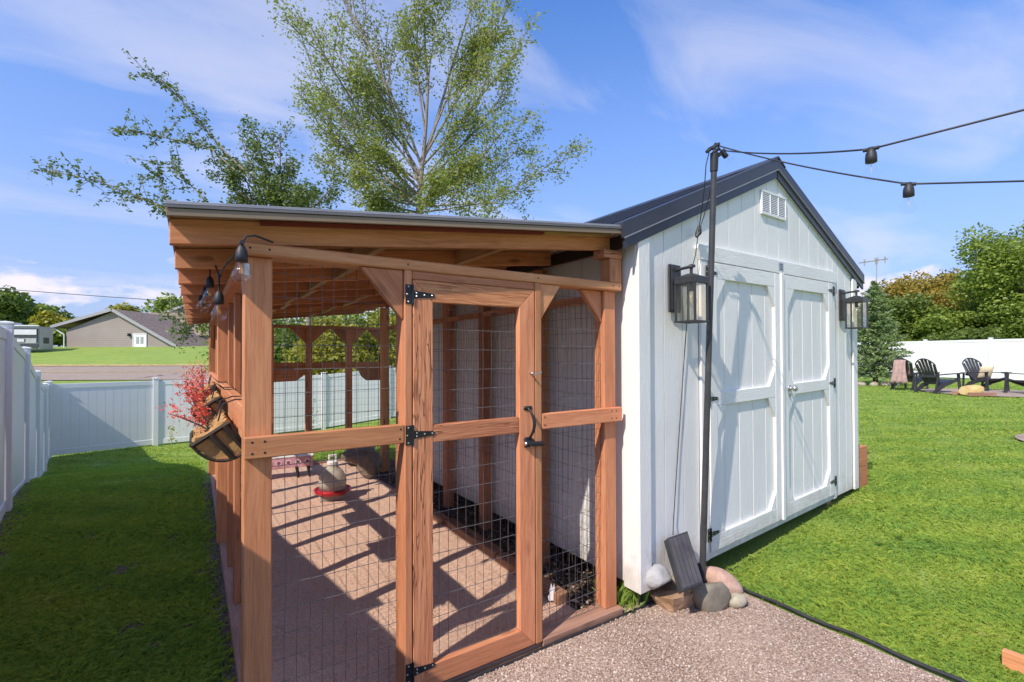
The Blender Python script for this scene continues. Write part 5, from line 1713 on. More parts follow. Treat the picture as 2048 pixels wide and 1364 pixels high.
eL = (px_s(115, HWD) - px_s(238, HWD), px_z(648, HWD) - hz0); eA = (xa, za_); eR = (px_s(356, HWD) - px_s(238, HWD), px_z(689, HWD) - hz0)
roofslab(eL, eA, -0.45, 16.4, 0.10, SHINGLE, 'roof', house, F)
roofslab(eA, eR, -0.45, 16.4, 0.10, SHINGLE, 'roof', house, F)
roofslab((eL[0], eL[1] - .16), (eA[0], eA[1] - .16), -0.5, -0.455, 0.30, TRIMG, 'gable_trim', house, F)
roofslab((eA[0], eA[1] - .16), (eR[0], eR[1] - .16), -0.5, -0.455, 0.30, TRIMG, 'gable_trim', house, F)
MB().box(eL[0] - .02, eL[0] + .12, -0.4, 12, eL[1] - .12, eL[1] + .02, 0.02, F).build('gutter', TRIMG, house)
MB().tube([F @ Vector(p) for p in ((eL[0] + .1, -.3, eL[1] - .1), (xl_ - .12, -.12, zl_w - .45), (xl_ - .12, -.12, -0.4))], 0.07, 6).build('downspout', DOORW, house)
# ridge of the wing behind
w2 = px_z(616, 60) - hz0
MB().put([(xl_ - 0.2, 7.5, 1.95), (xr_ + 6, 7.5, 1.95), (xr_ + 6, 15, 1.95), (xl_ - .2, 15, 1.95), (px_s(152, 60) - px_s(238, 60), 10.5, w2), (xr_ + 3, 10.5, w2)],
         [(0, 1, 5, 4), (1, 2, 5), (2, 3, 4, 5), (3, 0, 4), (3, 2, 1, 0)], F).build('roof_wing', SHINGLE, house)
MB().box(xl_, xr_ + 5.7, 7.9, 14.6, -0.9, 1.94, 0.02, F).build('wall', TAUPE, house)
dxl, dxr, dzt = px_s(267, HWD) - px_s(238, HWD), px_s(290, HWD) - px_s(238, HWD), px_z(663, HWD) - hz0
dr_ = MB().box(dxl, dxr, -0.06, 0.01, -0.2, dzt, 0.01, F); dh_ = dr_.build('door', DOORW, house)
for k in range(2):
    MB().box(dxl + .25 + k * .45, dxl + .55 + k * .45, -0.08, -0.061, dzt - 1.0, dzt - .25, 0.01, F).build('panel', TRIMG, dh_)
fr_ = MB()
for a, b, c, d in ((dxl - .1, dxl - .005, -.2, dzt + .1), (dxr + .005, dxr + .1, -.2, dzt + .1), (dxl - .004, dxr + .004, dzt + .004, dzt + .1)):
    fr_.box(a, b, -0.09, -0.01, c, d, 0.005, F)
fr_.build('door_frame', DOORW, house)
MB().box(dxl - .55, dxl - .35, -.25, -.01, dzt - .2, dzt + .12, .02, F).build('wall_lamp', BLACK, house)
MB().tube([F @ Vector((2.6, 5.0, za_ - 1.1)), F @ Vector((2.6, 5.0, za_ - .2))], 0.15, 8).build('vent_pipe', BLACK, house)

F2 = house_frame(66, px_s(425, 66), R(3))
zb2 = px_z(689, 66) - 1.0
house2 = thing('house', 'darker grey gabled house behind the taupe one partly hidden by leaves', 'house', (F2.translation.x, F2.translation.y, zb2), math.atan2(F2[1][0], F2[0][0]))
F = WM[house2.name]
q = lambda u: px_s(u, 66) - px_s(425, 66)
zz = lambda v: px_z(v, 66) - zb2
MB().prism([(q(315), -1), (q(520), -1), (q(520), zz(650)), (q(400), zz(598)), (q(315), zz(632))], 12, F).build('wall', TAUPE, house2)
roofslab((q(296), zz(640)), (q(400), zz(596)), -.4, 12.4, 0.3, TRIMG, 'roof', house2, F)
roofslab((q(400), zz(596)), (q(530), zz(654)), -.4, 12.4, 0.3, TRIMG, 'roof', house2, F)

# ------------------------------------------------------------------ travel trailer
SILV = wear_mat('silver_trailer_skin', (0.42, 0.43, 0.45), 0.4, 0.2, 0.08, 2.0)
LIGHTG = wear_mat('light_grey_panel', (0.62, 0.64, 0.68), 0.4, 0.0, 0.08, 2.0)
DARKG = wear_mat('dark_graphic_band', (0.05, 0.055, 0.065), 0.35, 0, 0.2, 3.0)
WT = 47.0
F3 = house_frame(WT, px_s(40, WT), R(10))
zt0 = px_z(690, WT) - 0.5
tr_ = thing('travel_trailer', 'silver and black travel trailer parked on the bank left of the house', 'trailer', (F3.translation.x, F3.translation.y, zt0), math.atan2(F3[1][0], F3[0][0]))
F = WM[tr_.name]
q = lambda u: px_s(u, WT) - px_s(50, WT)
zz = lambda v: px_z(v, WT) - zt0
MB().prism([(q(-70), .6), (q(82), .6), (q(82), zz(646)), (q(20), zz(645)), (q(0), zz(643)), (q(-70), zz(643))], 1.8, F).build('body', SILV, tr_)
MB().box(q(82.3), q(83.6), 0.05, 1.75, .4, zz(649), .02, F).build('rear_cap', SILV, tr_)
MB().box(q(-66), q(81), -0.10, -0.003, zz(678), zz(650), .03, F).build('slide_out', DARKG, tr_)
MB().box(q(25), q(80), -0.14, -0.103, zz(663), zz(652.5), .02, F).build('upper_panel', LIGHTG, tr_)
MB().box(q(24), q(80), -0.14, -0.103, zz(680), zz(670), .02, F).build('lower_panel', SILV, tr_)
w_ = MB().box(q(45), q(61), -0.17, -0.142, zz(678), zz(671), .03, F).build('window', DARKG, tr_)
MB().box(q(47), q(59.5), -0.185, -0.172, zz(677.2), zz(671.6), .02, F).build('pane', LIGHTG, w_)
MB().box(q(-66), q(82), -0.05, -0.004, .45, zz(682), .02, F).build('skirt', DARKG, tr_)
MB().box(q(-10), q(26), 0.5, 1.9, zz(643) + .004, zz(637.5), .15, F).build('roof_unit', LIGHTG, tr_)
MB().box(q(-70), q(84), -.16, -.02, zz(646), zz(643.5), .02, F).build('awning_rail', LIGHTG, tr_)
MB().box(q(83.7), q(84.2), 0.5, 1.2, zz(680), zz(668), .01, F).build('rear_window', DARKG, tr_)
for u in (8, 26):
    MB().tube([F @ Vector((q(u), -0.02, .38)), F @ Vector((q(u), .25, .38))], 0.38, 14).build('wheel', BLACK, tr_)

# ------------------------------------------------------------------ wire across the sky, distant utility pole
pa, pb_ = W(-500, 533, 30), W(1150, 640, 36)
tag(MB().tube(sag(pa, pb_, 0.5, 24), 0.022, 5).build('power_line', RUBBER, None), 'dark overhead power line crossing the sky left of the run', 'cable')
wu = 70
u0 = W(1752, 800, wu)
ut = thing('utility_pole', 'distant grey utility pole with two arms against the white cloud', 'utility pole', (u0.x, u0.y, 0.3))
GPOLE = wear_mat('weathered_pole', (0.30, 0.29, 0.28), 0.8)
MB().tube([(u0.x, u0.y, 0.2), tuple(W(1753.5, 516, wu))], [0.08, 0.06], 6).build('shaft', GPOLE, ut)
MB().tube([W(1718, 526, wu), W(1776, 517.5, wu)], 0.10, 5).build('cross_arm', GPOLE, ut)
for u, v in ((1729, 524), (1751, 521), (1755, 520), (1770, 518)):
    MB().tube([W(u, v - 1, wu), W(u, v - 5, wu)], 0.10, 6).build('insulator', GPOLE, ut)
    MB().tube([W(u, v + 1, wu), W(u, v + 8, wu)], 0.07, 6).build('hanger', GPOLE, ut)

# ------------------------------------------------------------------ trees
def leaf_cloud(pts, size, flat=0.4, jit=0.0, nrm=None):
    """rhombic leaves at given points; returns arrays"""
    n = len(pts)
    d = rng.normal(0, 1, (n, 3)); d[:, 2] *= 0.6
    d /= np.linalg.norm(d, axis=1)[:, None]
    e = rng.normal(0, 1, (n, 3))
    if nrm is not None: e = np.cross(d, nrm + rng.normal(0, 0.5, (n, 3)))
    e -= d * (e * d).sum(1)[:, None]
    e /= np.linalg.norm(e, axis=1)[:, None] + 1e-9
    s = size * rng.uniform(0.6, 1.3, n)[:, None]
    V = np.stack([pts - d * s, pts + e * s * flat, pts + d * s, pts - e * s * flat], 1)
    V[:, 1] += np.array([0, 0, 1.0]) * (s * 0.12); V[:, 3] += np.array([0, 0, 1.0]) * (s * 0.12)
    F = np.arange(n * 4).reshape(n, 4)
    return V.reshape(-1, 3), F


class Tree:
    def __init__(s, seed):
        s.r = random.Random(seed); s.mb = MB(); s.leaves = []
    def limb(s, p, d, L, r, lev, maxlev, spec):
        n = 5 if lev < maxlev else 3
        pts = [Vector(p)]; d = Vector(d).normalized()
        for i in range(n):
            d = (d + Vector((s.r.gauss(0, 1), s.r.gauss(0, 1), s.r.gauss(0, 1))) * spec['wob'] + Vector((0, 0, spec['up'][min(lev, len(spec['up']) - 1)]))).normalized()
            pts.append(pts[-1] + d * (L / n))
        s.mb.tube(pts, [r * (1 - 0.75 * i / n) + 0.002 for i in range(n + 1)], 7 if lev == 0 else (5 if lev < maxlev else 3), False)
        if lev >= maxlev - 1:
            k = spec['leaf'] if lev == maxlev else spec['leaf'] // 2
            for _ in range(k):
                t = s.r.uniform(0.1, 1.05) * n; i = min(int(t), n - 1)
                q = pts[i].lerp(pts[i + 1], t - i)
                j = spec['spread']
                s.leaves.append(q + Vector((s.r.gauss(0, j), s.r.gauss(0, j), s.r.gauss(0, j) - j * 0.3)))
        if lev < maxlev:
            c = spec['kids'][lev]
            for i in range(c):
                t = spec['from'][lev] + (1 - spec['from'][lev]) * (i + s.r.random()) / c
                f = t * n; k = min(int(f), n - 1)
                q = pts[k].lerp(pts[k + 1], f - k)
                ax = (pts[k + 1] - pts[k]).normalized()
                side = ax.orthogonal().normalized()
                side = Matrix.Rotation(s.r.uniform(0, 6.283), 3, ax) @ side
                a = spec['ang'][lev] * s.r.uniform(0.7, 1.3)
                nd_ = ax * math.cos(a) + side * math.sin(a)
                s.limb(q, nd_, L * spec['len'][lev] * s.r.uniform(0.6, 1.1) * (1.1 - 0.45 * t), max(r * 0.5 * (1.1 - 0.5 * t), 0.004), lev + 1, maxlev, spec)
        return pts
    def finish(s, t, bark, leafm, size, flat=0.42):
        s.mb.build('trunk', bark, t, None, True)
        v, f = leaf_cloud(np.array([tuple(q) for q in s.leaves]), size, flat)
        add('crown', fast_mesh('crown', v, f, leafm, 4), t)


# tall open tree behind the run
tb = W(835, 900, 10.6)
z0 = tz(tb.x, tb.y)
ta = thing('tree', 'tall open crowned tree with sparse small leaves rising behind the run roof', 'tree', (tb.x, tb.y, z0))
T = Tree(5)
T.mb.tube([(tb.x, tb.y, z0 - 0.1), (tb.x - .02, tb.y, z0 + 2), W(836, 450, 10.6), W(838, 420, 10.6)], [0.14, 0.11, 0.082, 0.073], 10, False)
spec = dict(wob=0.10, up=(0.10, 0.10, 0.06, 0.0), leaf=21, spread=0.10, kids=(10, 6, 0), ang=(0.60, 0.75), len=(0.34, 0.55), **{'from': (0.22, 0.15)})
ld = [W(838, 420, 10.6), W(840, 370, 10.6), W(846, 320, 10.6), W(852, 250, 10.5), W(856, 170, 10.4), W(850, 90, 10.4), W(846, -60, 10.4)]
T.mb.tube(ld, [.072, .06, .048, .038, .030, .022, .008], 8, False)
ld2 = [W(846, 320, 10.6), W(868, 260, 10.6), W(885, 200, 10.7), W(905, 130, 10.8), W(940, 20, 10.9), W(955, -70, 10.9)]
T.mb.tube(ld2, [.042, .036, .030, .024, .016, .006], 7, False)
for (u0, v0, w0, u1, v1, w1, r) in (
        (838, 420, 10.6, 1060, 330, 10.4, .026), (839, 400, 10.6, 1120, 360, 10.9, .022), (838, 425, 10.6, 1150, 385, 10.5, .018), (838, 415, 10.6, 1010, 410, 10.0, .020),
        (838, 415, 10.6, 600, 330, 10.9, .028), (838, 425, 10.6, 640, 410, 10.4, .022), (838, 410, 10.6, 700, 400, 9.8, .022), (838, 405, 10.6, 570, 250, 10.6, .030), (838, 395, 10.6, 585, 160, 10.8, .032),
        (840, 380, 10.6, 575, 100, 10.3, .032), (840, 370, 10.6, 650, -10, 10.7, .034), (841, 365, 10.6, 620, 250, 11.2, .026), (842, 355, 10.6, 670, 200, 10.0, .028), (842, 350, 10.6, 700, 90, 10.9, .028),
        (844, 335, 10.6, 740, -30, 10.4, .030), (845, 325, 10.6, 720, 200, 11.2, .024), (840, 390, 10.6, 740, 300, 9.6, .024), (850, 260, 10.5, 780, -20, 10.2, .022), (853, 230, 10.5, 800, 90, 11.0, .018),
        (844, 360, 10.6, 960, 250, 10.2, .024), (844, 365, 10.6, 1030, 210, 10.8, .026), (846, 330, 10.6, 1040, 110, 10.5, .028), (850, 310, 10.6, 1010, 40, 10.9, .028), (868, 260, 10.6, 990, -20, 10.4, .022),
        (885, 200, 10.7, 985, 120, 11.2, .016), (905, 130, 10.8, 1000, 60, 10.5, .014), (842, 380, 10.6, 930, 350, 9.8, .022), (840, 400, 10.6, 960, 380, 11.1, .022), (838, 420, 10.6, 880, 400, 9.6, .018),
        (838, 415, 10.6, 780, 380, 11.4, .020), (838, 425, 10.6, 740, 420, 10.0, .018), (856, 170, 10.4, 880, -40, 10.0, .016)):
    a, b = W(u0, v0, w0), W(u1, v1, w1)
    T.limb(a, (b - a), (b - a).length * 1.0, r, 0, 2, spec)
T.finish(ta, BARK, LEAF_A, 0.036, 0.48)

# bushy tree left of it whose long shoots reach over the roof corner
tb = W(617, 880, 9.4); z0 = tz(tb.x, tb.y)
t2 = thing('tree', 'lower bushy tree behind the roof corner with long leafy shoots reaching left', 'tree', (tb.x, tb.y, z0))
T = Tree(17)
T.mb.tube([(tb.x, tb.y, z0 - .1), W(617, 640, 9.4), W(575, 480, 9.4), W(560, 430, 9.4)], [0.05, 0.048, 0.045, 0.04], 8, False)
spec2 = dict(wob=0.09, up=(0.08, 0.05, 0.0), leaf=20, spread=0.07, kids=(9, 4, 0), ang=(0.7, 0.8), len=(0.34, 0.55), **{'from': (0.15, 0.1)})
for (u1, v1, w1) in ((545, 290, 9.3), (480, 270, 9.2), (600, 330, 9.5), (440, 345, 9.0), (520, 360, 8.9), (630, 380, 9.6), (580, 300, 9.9), (430, 400, 9.2), (500, 330, 9.8), (680, 400, 9.4), (550, 400, 8.7), (640, 420, 8.9), (600, 400, 9.9)):
    a, b = W(560, 470, 9.4), W(u1, v1, w1)
    T.limb(a, b - a, (b - a).length * 1.05, 0.028, 0, 2, spec2)


def shoot(tree, pts, w, r, leaf_n, sp):
    P = [W(u + 26 * max(0, (400 - u) / 340), v, w + 0.15 * math.sin(i)) for i, (u, v) in enumerate(pts)]
    tree.mb.tube(P, [r * (1 - 0.8 * i / (len(P) - 1)) + .002 for i in range(len(P))], 5, False)
    for i in range(len(P) - 1):
        L = (P[i + 1] - P[i]).length
        for k in range(int(leaf_n * L * 1.5)):
            t = tree.r.random(); q = P[i].lerp(P[i + 1], t)
            tree.leaves.append(q + Vector((tree.r.gauss(0, sp), tree.r.gauss(0, sp), tree.r.gauss(0, sp))))
    # short side sprays
    for i in range(1, len(P) - 1):
        for k in range(5):
            t = tree.r.random(); q = P[i].lerp(P[i + 1], t)
            d = (Vector(RT) * tree.r.uniform(-1, 0.3) + Vector((0, 0, 1)) * tree.r.uniform(-0.5, 1.0) + Vector(FW) * tree.r.uniform(-.6, .6)).normalized()
            tree.limb(q, d, tree.r.uniform(0.25, 0.5), 0.005, 2, 2, dict(spec2, leaf=18, spread=0.035))


shoot(T, [(505, 355), (450, 305), (400, 245), (360, 200), (322, 165), (285, 148)], 8.9, 0.022, 70, 0.045)
shoot(T, [(470, 340), (420, 295), (350, 280), (300, 270), (262, 265), (228, 262)], 8.8, 0.014, 85, 0.05)
shoot(T, [(345, 432), (290, 402), (235, 382), (180, 362), (120, 350), (62, 340)], 8.5, 0.018, 80, 0.05)
shoot(T, [(420, 410), (385, 375), (355, 345), (335, 322)], 8.9, 0.012, 60, 0.05)
shoot(T, [(335, 410), (322, 380), (312, 350), (306, 315)], 8.6, 0.010, 55, 0.05)
shoot(T, [(400, 400), (360, 425), (330, 425), (318, 435)], 8.6, 0.010, 60, 0.06)
shoot(T, [(480, 560), (430, 610), (390, 640), (350, 665)], 9.2, 0.016, 120, 0.10)
shoot(T, [(480, 570), (420, 625), (385, 650), (360, 690)], 9.4, 0.014, 130, 0.10)
shoot(T, [(500, 540), (420, 600), (370, 622), (318, 625)], 9.3, 0.014, 120, 0.08)
T.finish(t2, BARK, LEAF_B, 0.038, 0.45)

# low dense bushes and small trees beyond the back fence, seen through the run
def lobed(name, label, base, lobes, n, size, leafm, bark=BARK_D, group=None, trunk_r=0.15, flat=0.6, cat='tree', fill=0.35):
    """crown of many leaf clumps on and inside several uneven lobes"""
    t = thing(name, label, cat, base, 0, group)
    P, Nn = [], []
    vol = sum(l[3] * l[4] for l in lobes)
    for (x, y, z, rx, rz) in lobes:
        k = int(n * rx * rz / vol)
        d = rng.normal(0, 1, (k, 3)); d /= np.linalg.norm(d, axis=1)[:, None]
        rad = np.where(rng.random(k) < fill, rng.uniform(0.3, 0.9, k), rng.normal(0.97, 0.09, k))
        bumpy = 1 + 0.16 * np.array([noise.noise(Vector(q * 2.3) + Vector((x, y, z))) for q in d]) + 0.13 * np.array([noise.noise(Vector(q * 5.1) + Vector((y, z, x))) for q in d])
        rad = rad * bumpy
        P.append(np.stack([base[0] + x + d[:, 0] * rad * rx, base[1] + y + d[:, 1] * rad * rx, base[2] + z + d[:, 2] * rad * rz], 1)); Nn.append(d)
    P = np.concatenate(P); Nn = np.concatenate(Nn)
    k = P[:, 2] > terrain(P[:, 0], P[:, 1]) + 0.05
    v, f = leaf_cloud(P[k], size, flat, nrm=Nn[k])
    add('crown', fast_mesh('crown', v, f, leafm, 4), t)
    mb = MB()
    b = Vector(base)
    top = max(l[2] for l in lobes)
    mb.tube([b + Vector((0, 0, -.2)), b + Vector((0.02, 0, top * .5)), b + Vector((0, 0, top))], [trunk_r, trunk_r * .75, trunk_r * .3], 8, False)
    for l in lobes:
        mb.tube([b + Vector((0, 0, l[2] * 0.35)), b + Vector((l[0] * .5, l[1] * .5, l[2] * .75)), b + Vector((l[0], l[1], l[2]))], [trunk_r * .45, trunk_r * .3, trunk_r * .1], 5, False)
    mb.build('trunk', bark, t)
    return t


def rlobes(seed, n, R0, H, low=0.3):
    r = random.Random(seed)
    out = []
    if n > 10:
        for i in range(n):
            a = r.uniform(0, 6.283); f = r.uniform(low, 0.90); q = R0 * (0.35 + 0.55 * math.sin(math.pi * min(1, max(0.08, (f - low * 0.4) / (1.08 - low * 0.4))))) * r.uniform(0.75, 1.05)
            out.append((q * math.cos(a), q * math.sin(a), H * f, R0 * r.uniform(0.20, 0.36), H * r.uniform(0.08, 0.14)))
        out.append((0, 0, H * 0.86, R0 * 0.36, H * 0.14)); out.append((0, 0, H * 0.55, R0 * 0.6, H * 0.32))
        return out
    for i in range(n):
        a = 6.283 * i / n + r.uniform(-.5, .5); q = R0 * r.uniform(0.25, 0.62); h = H * r.uniform(low, 0.82)
        out.append((q * math.cos(a), q * math.sin(a), h, R0 * r.uniform(0.38, 0.62), H * r.uniform(0.16, 0.27)))
    out.append((0, 0, H * 0.72, R0 * 0.55, H * 0.27)); out.append((0, 0, H * 0.45, R0 * 0.75, H * 0.28))
    return out


def far_tree(u, vtop, w, R0, leafm, seed, label, n=5000, size=0.2, zb=None, low=0.3, name='tree', group=None, nl=8):
    x, y = ws(w, px_s(u, w))
    z = tz(x, y) if zb is None else zb
    H = px_z(vtop, w) - z
    return lobed(name, label, (x, y, z), rlobes(seed, nl, R0, H, low), n, size, leafm, trunk_r=0.05 * R0 + .05, group=group)


GB = 'trees beyond the back fence'
for (u, v, w, r0, mt, sd, lab) in ((505, 600, 24, 2.6, LEAF_MID, 1, 'leafy green tree beyond the back fence behind the left front post'),
                                   (600, 610, 23, 2.2, LEAF_DARK, 2, 'dark green bush beyond the back fence seen through the left of the mesh'),
                                   (672, 628, 21, 1.9, LEAF_YEL, 3, 'yellow green bush beyond the back fence seen between the back posts'),
                                   (745, 600, 24, 2.6, LEAF_MID, 4, 'green tree beyond the back fence seen right of the back posts'),
                                   (830, 600, 23, 2.6, LEAF_YEL, 6, 'yellowish tree beyond the back fence behind the run door')):
    far_tree(u, v, w, r0, mt, sd, lab, 11000, 0.085, None, 0.2, 'tree', GB)
for (u, v, w, r0, mt, sd, lab) in ((-5, 575, 75, 4.2, LEAF_DARK, 11, 'dark green tree at the far left edge above the trailer'),
                                   (52, 597, 80, 4.6, LEAF_MID, 12, 'green rounded tree behind the travel trailer'),
                                   (92, 604, 86, 4.0, LEAF_DARK, 13, 'darker tree behind the trailer nearer the house'),
                                   (98, 618, 70, 2.8, LEAF_YEL, 14, 'yellow green tree between the trailer and the house'),
                                   (118, 655, 60, 1.8, LEAF_MID, 15, 'small green shrub tree by the left wall of the house'),
                                   (258, 603, 100, 4.0, LEAF_YEL, 16, 'yellowish treetop showing over the house roof'),
                                   (350, 588, 84, 4.2, LEAF_MID, 18, 'green tree rising behind the grey house')):
    far_tree(u, v, w, r0, mt, sd, lab, 3600, 0.38, None, 0.3, 'tree', 'trees behind the house')
for (u, v, w, r0, mt, sd, n, lab) in ((1835, 545, 44, 4.2, LEAF_ORANGE, 21, 7000, 'rounded tree turning orange at its top behind the right fence'),
                                      (1905, 570, 40, 3.4, LEAF_ORANGE, 22, 5000, 'smaller orange green tree between the orange one and the big green tree'),
                                      (1790, 590, 38, 2.6, LEAF_DARK, 23, 4000, 'dull green tree behind the spruce over the right fence'),
                                      (1870, 610, 36, 3.2, LEAF_MID, 24, 6000, 'low green tree just behind the right fence below the orange trees'),
                                      (2078, 440, 33, 4.8, LEAF_MID, 25, 12000, 'large bright green tree at the right edge behind the fence'),
                                      (1975, 600, 36, 3.4, LEAF_MID, 26, 6000, 'green tree behind the fence left of the large tree'),
                                      (1730, 640, 48, 4.0, LEAF_DARK, 28, 3000, 'dark low tree behind the spruce and the shed corner'),
                                      (1930, 655, 33, 2.6, LEAF_DARK, 29, 4000, 'dark shrub mass along the back of the right fence')):
    far_tree(u, v, w, r0, mt, sd, lab, int(n * 2.2), 0.135 * w / 38, None, 0.22, 'tree', 'trees behind the right fence', 26)

# blue green spruce
x, y = ws(18.7, px_s(1750, 18.7)); z = tz(x, y)
t = thing('spruce_tree', 'blue green young spruce tree beside the right fence by the shed corner', 'tree', (x, y, z))
rs = random.Random(3)
mb = MB().tube([(x, y, z - .1), (x + .02, y, z + 0.8), (x, y, z + 4.05)], [0.10, 0.075, 0.01], 8, False)
P, Dn = [], []
h = 0.55
while h < 4.0:
    fr2 = (h - 0.55) / 3.5
    Rr = 1.38 * (1 - fr2) ** 0.85 + 0.05
    nb = int(9 + 6 * (1 - fr2))
    for i in range(nb):
        a = 6.283 * (i + rs.random()) / nb; L = Rr * rs.uniform(0.7, 1.12)
        dr = Vector((math.cos(a), math.sin(a), -0.25 + 0.55 * fr2))
        p0 = Vector((x, y, z + h + rs.uniform(-.08, .08)))
        mb.tube([p0, p0 + dr * L * 0.6, p0 + dr * L + Vector((0, 0, 0.10 * L))], [0.014, 0.009, 0.003], 3, False)
        kk = int(60 * L + 10)
        for q in range(kk):
            s = rs.uniform(0.15, 1.0)
            wdt = 0.20 * (1.1 - s) * L + 0.03
            P.append(p0 + dr * L * s + Vector((rs.gauss(0, wdt * .6), rs.gauss(0, wdt * .6), rs.gauss(0, .035) - 0.05 + 0.10 * L * s * s)))
    h += 0.17
v, f = leaf_cloud(np.array([tuple(p) for p in P]), 0.068, 0.30)
add('crown', fast_mesh('crown', v, f, NEEDLE, 4), t)
mb.build('trunk', BARK_D, t)
ms = [W(u, v, 18.2) for u, v in ((1722, 768), (1748, 767), (1772, 766), (1790, 763))]
for i, p in enumerate(ms):
    rock('rock', ('pale round stone edging the bed below the spruce leftmost', 'pale stone edging the spruce bed second from the left', 'pale stone edging the spruce bed third from the left', 'pale stone edging the spruce bed nearest the chairs')[i], (p.x, p.y, tz(p.x, p.y) + .05), (0.22, 0.16, 0.13), PALEST, 50 + i, 0, (0, 0), 0.3, 0.15, 'stones edging the spruce bed', 2)

# ------------------------------------------------------------------ seating circle
PAVER = rock_mat('tan_pavers', (0.25, 0.19, 0.15), (0.36, 0.28, 0.225), (0.46, 0.37, 0.30), 3, 0.4)


def disc(name, c, r, lift, mat, n=40):
    vs = [(c.x, c.y, tz(c.x, c.y) + lift)]; fs = []
    for k in range(1, 7):
        for i in range(n):
            a = 6.283 * i / n; x_, y_ = c.x + r * k / 6 * math.cos(a), c.y + r * k / 6 * math.sin(a)
            vs.append((x_, y_, tz(x_, y_) + lift))
    for i in range(n): fs.append((0, 1 + i, 1 + (i + 1) % n))
    for k in range(5):
        for i in range(n):
            a = 1 + k * n + i; b = 1 + k * n + (i + 1) % n
            fs.append((a, a + n, b + n, b))
    return tag(add(name, new_mesh(name, vs, fs, mat, True)), kind='structure')


disc('patio', SEAT_C, 1.75, 0.03, PAVER)
pp_ = disc('fire_pit_pad', PIT_C, 0.86, 0.03, PAVER)
# ring of stacked stones
fp = thing('fire_pit', 'round fire pit of stacked tan stone blocks at the right edge of the lawn', 'fire pit', (PIT_C.x, PIT_C.y, tz(PIT_C.x, PIT_C.y)))
for c in range(3):
    nb = 13
    for i in range(nb):
        a0, a1 = 6.283 * (i + 0.5 * (c % 2)) / nb + .012, 6.283 * (i + 1 + 0.5 * (c % 2)) / nb - .012
        r0, r1 = 0.40, 0.62 + 0.012 * random.uniform(-1, 1)
        zz0 = tz(PIT_C.x, PIT_C.y) + 0.03 + c * 0.122; zz1 = zz0 + 0.117
        vs = [(PIT_C.x + r * math.cos(a), PIT_C.y + r * math.sin(a), z_) for z_ in (zz0, zz1) for r in (r0, r1) for a in (a0, a1)]
        me = new_mesh('stone_block', vs, [(0, 1, 3, 2), (4, 6, 7, 5), (0, 4, 5, 1), (2, 3, 7, 6), (0, 2, 6, 4), (1, 5, 7, 3)], PAVER)
        bm = bmesh.new(); bm.from_mesh(me); bmesh.ops.recalc_face_normals(bm, faces=bm.faces)
        bmesh.ops.bevel(bm, geom=list(bm.edges), offset=0.012, segments=1, affect='EDGES'); bm.to_mesh(me); bm.free()
        add('stone_block', me, fp)

CHAIRM = wear_mat('black_chair_plastic', (0.035, 0.036, 0.042), 0.45, 0, 0.25, 8.0, 0.02)


def make_chair(label):
    t = thing('lawn_chair', label, 'chair', (0, 0, 0), 0, 'black slatted lawn chairs round the patio')
    # faces +X
    for i in range(6):                       # back slats, fanned, arched top
        yy = (i - 2.5) * 0.082; tp = 1.02 - 0.55 * (abs(i - 2.5) / 2.5) ** 2 * 0.28
        p0 = Vector((-0.06, yy * 0.92, 0.26)); p1 = Vector((-0.06 - 0.42 * (tp - 0.26), yy * 1.3, tp))
        board('back_slat', p0, p1, (0, 1, 0), 0.078, 0.022, CHAIRM, t, 0.004)
    rim = []
    for i in range(13):
        yy = (i - 6) / 6.0 * 0.29; tp = 1.035 - 0.16 * (abs(i - 6) / 6.0) ** 2.2
        rim.append((-0.07 - 0.42 * (tp - 0.26), yy, tp))
    rim = [(-0.07 - 0.42 * 0.2, -0.268, 0.46)] + rim + [(-0.07 - 0.42 * 0.2, 0.268, 0.46)]
    MB().tube(rim, 0.020, 6).build('back_rim', CHAIRM, t)
    board('back_brace', (-0.20, -0.31, 0.50), (-0.20, 0.31, 0.50), (0, 0, 1), 0.07, 0.025, CHAIRM, t)
    for i in range(6):
        xx = 0.50 - i * 0.092; zc = 0.385 - (0.5 - xx) * 0.25
        board('seat_slat', (xx, -0.27, zc), (xx, 0.27, zc), (1, 0, -0.25 * -1), 0.084, 0.022, CHAIRM, t)
    for s in (-1, 1):
        board('arm', (-0.28, s * 0.35, 0.555), (0.60, s * 0.345, 0.60), (0, 1, 0), 0.13, 0.024, CHAIRM, t)
        board('front_leg', (0.52, s * 0.30, 0.585), (0.565, s * 0.315, 0.0), (1, 0, 0), 0.10, 0.028, CHAIRM, t)
        MB().prism([(0.54, 0.37), (0.50, 0.44), (-0.10, 0.27), (-0.42, 0.0), (-0.30, 0.0), (0.06, 0.20), (0.30, 0.28)], 0.028, Matrix.Translation((0, s * 0.285 - 0.014, 0))).build('rear_leg', CHAIRM, t)
        board('arm_support', (-0.24, s * 0.33, 0.545), (-0.30, s * 0.30, 0.10), (1, 0, 0), 0.07, 0.024, CHAIRM, t)
    return t


def copy_thing(src, label):
    r = src.copy(); COL.objects.link(r); r['label'] = label
    kids = []
    for ch in list(src.children):
        c = ch.copy(); COL.objects.link(c); c.parent = r; kids.append(c)
    return r


def seat(t, u, w, v, yaw):
    p = W(u, v, w)
    t.matrix_world = Matrix.Translation((p.x, p.y, tz(p.x, p.y) + 0.02)) @ Matrix.Rotation(yaw, 4, 'Z')
    return Vector((p.x, p.y, tz(p.x, p.y) + 0.02))


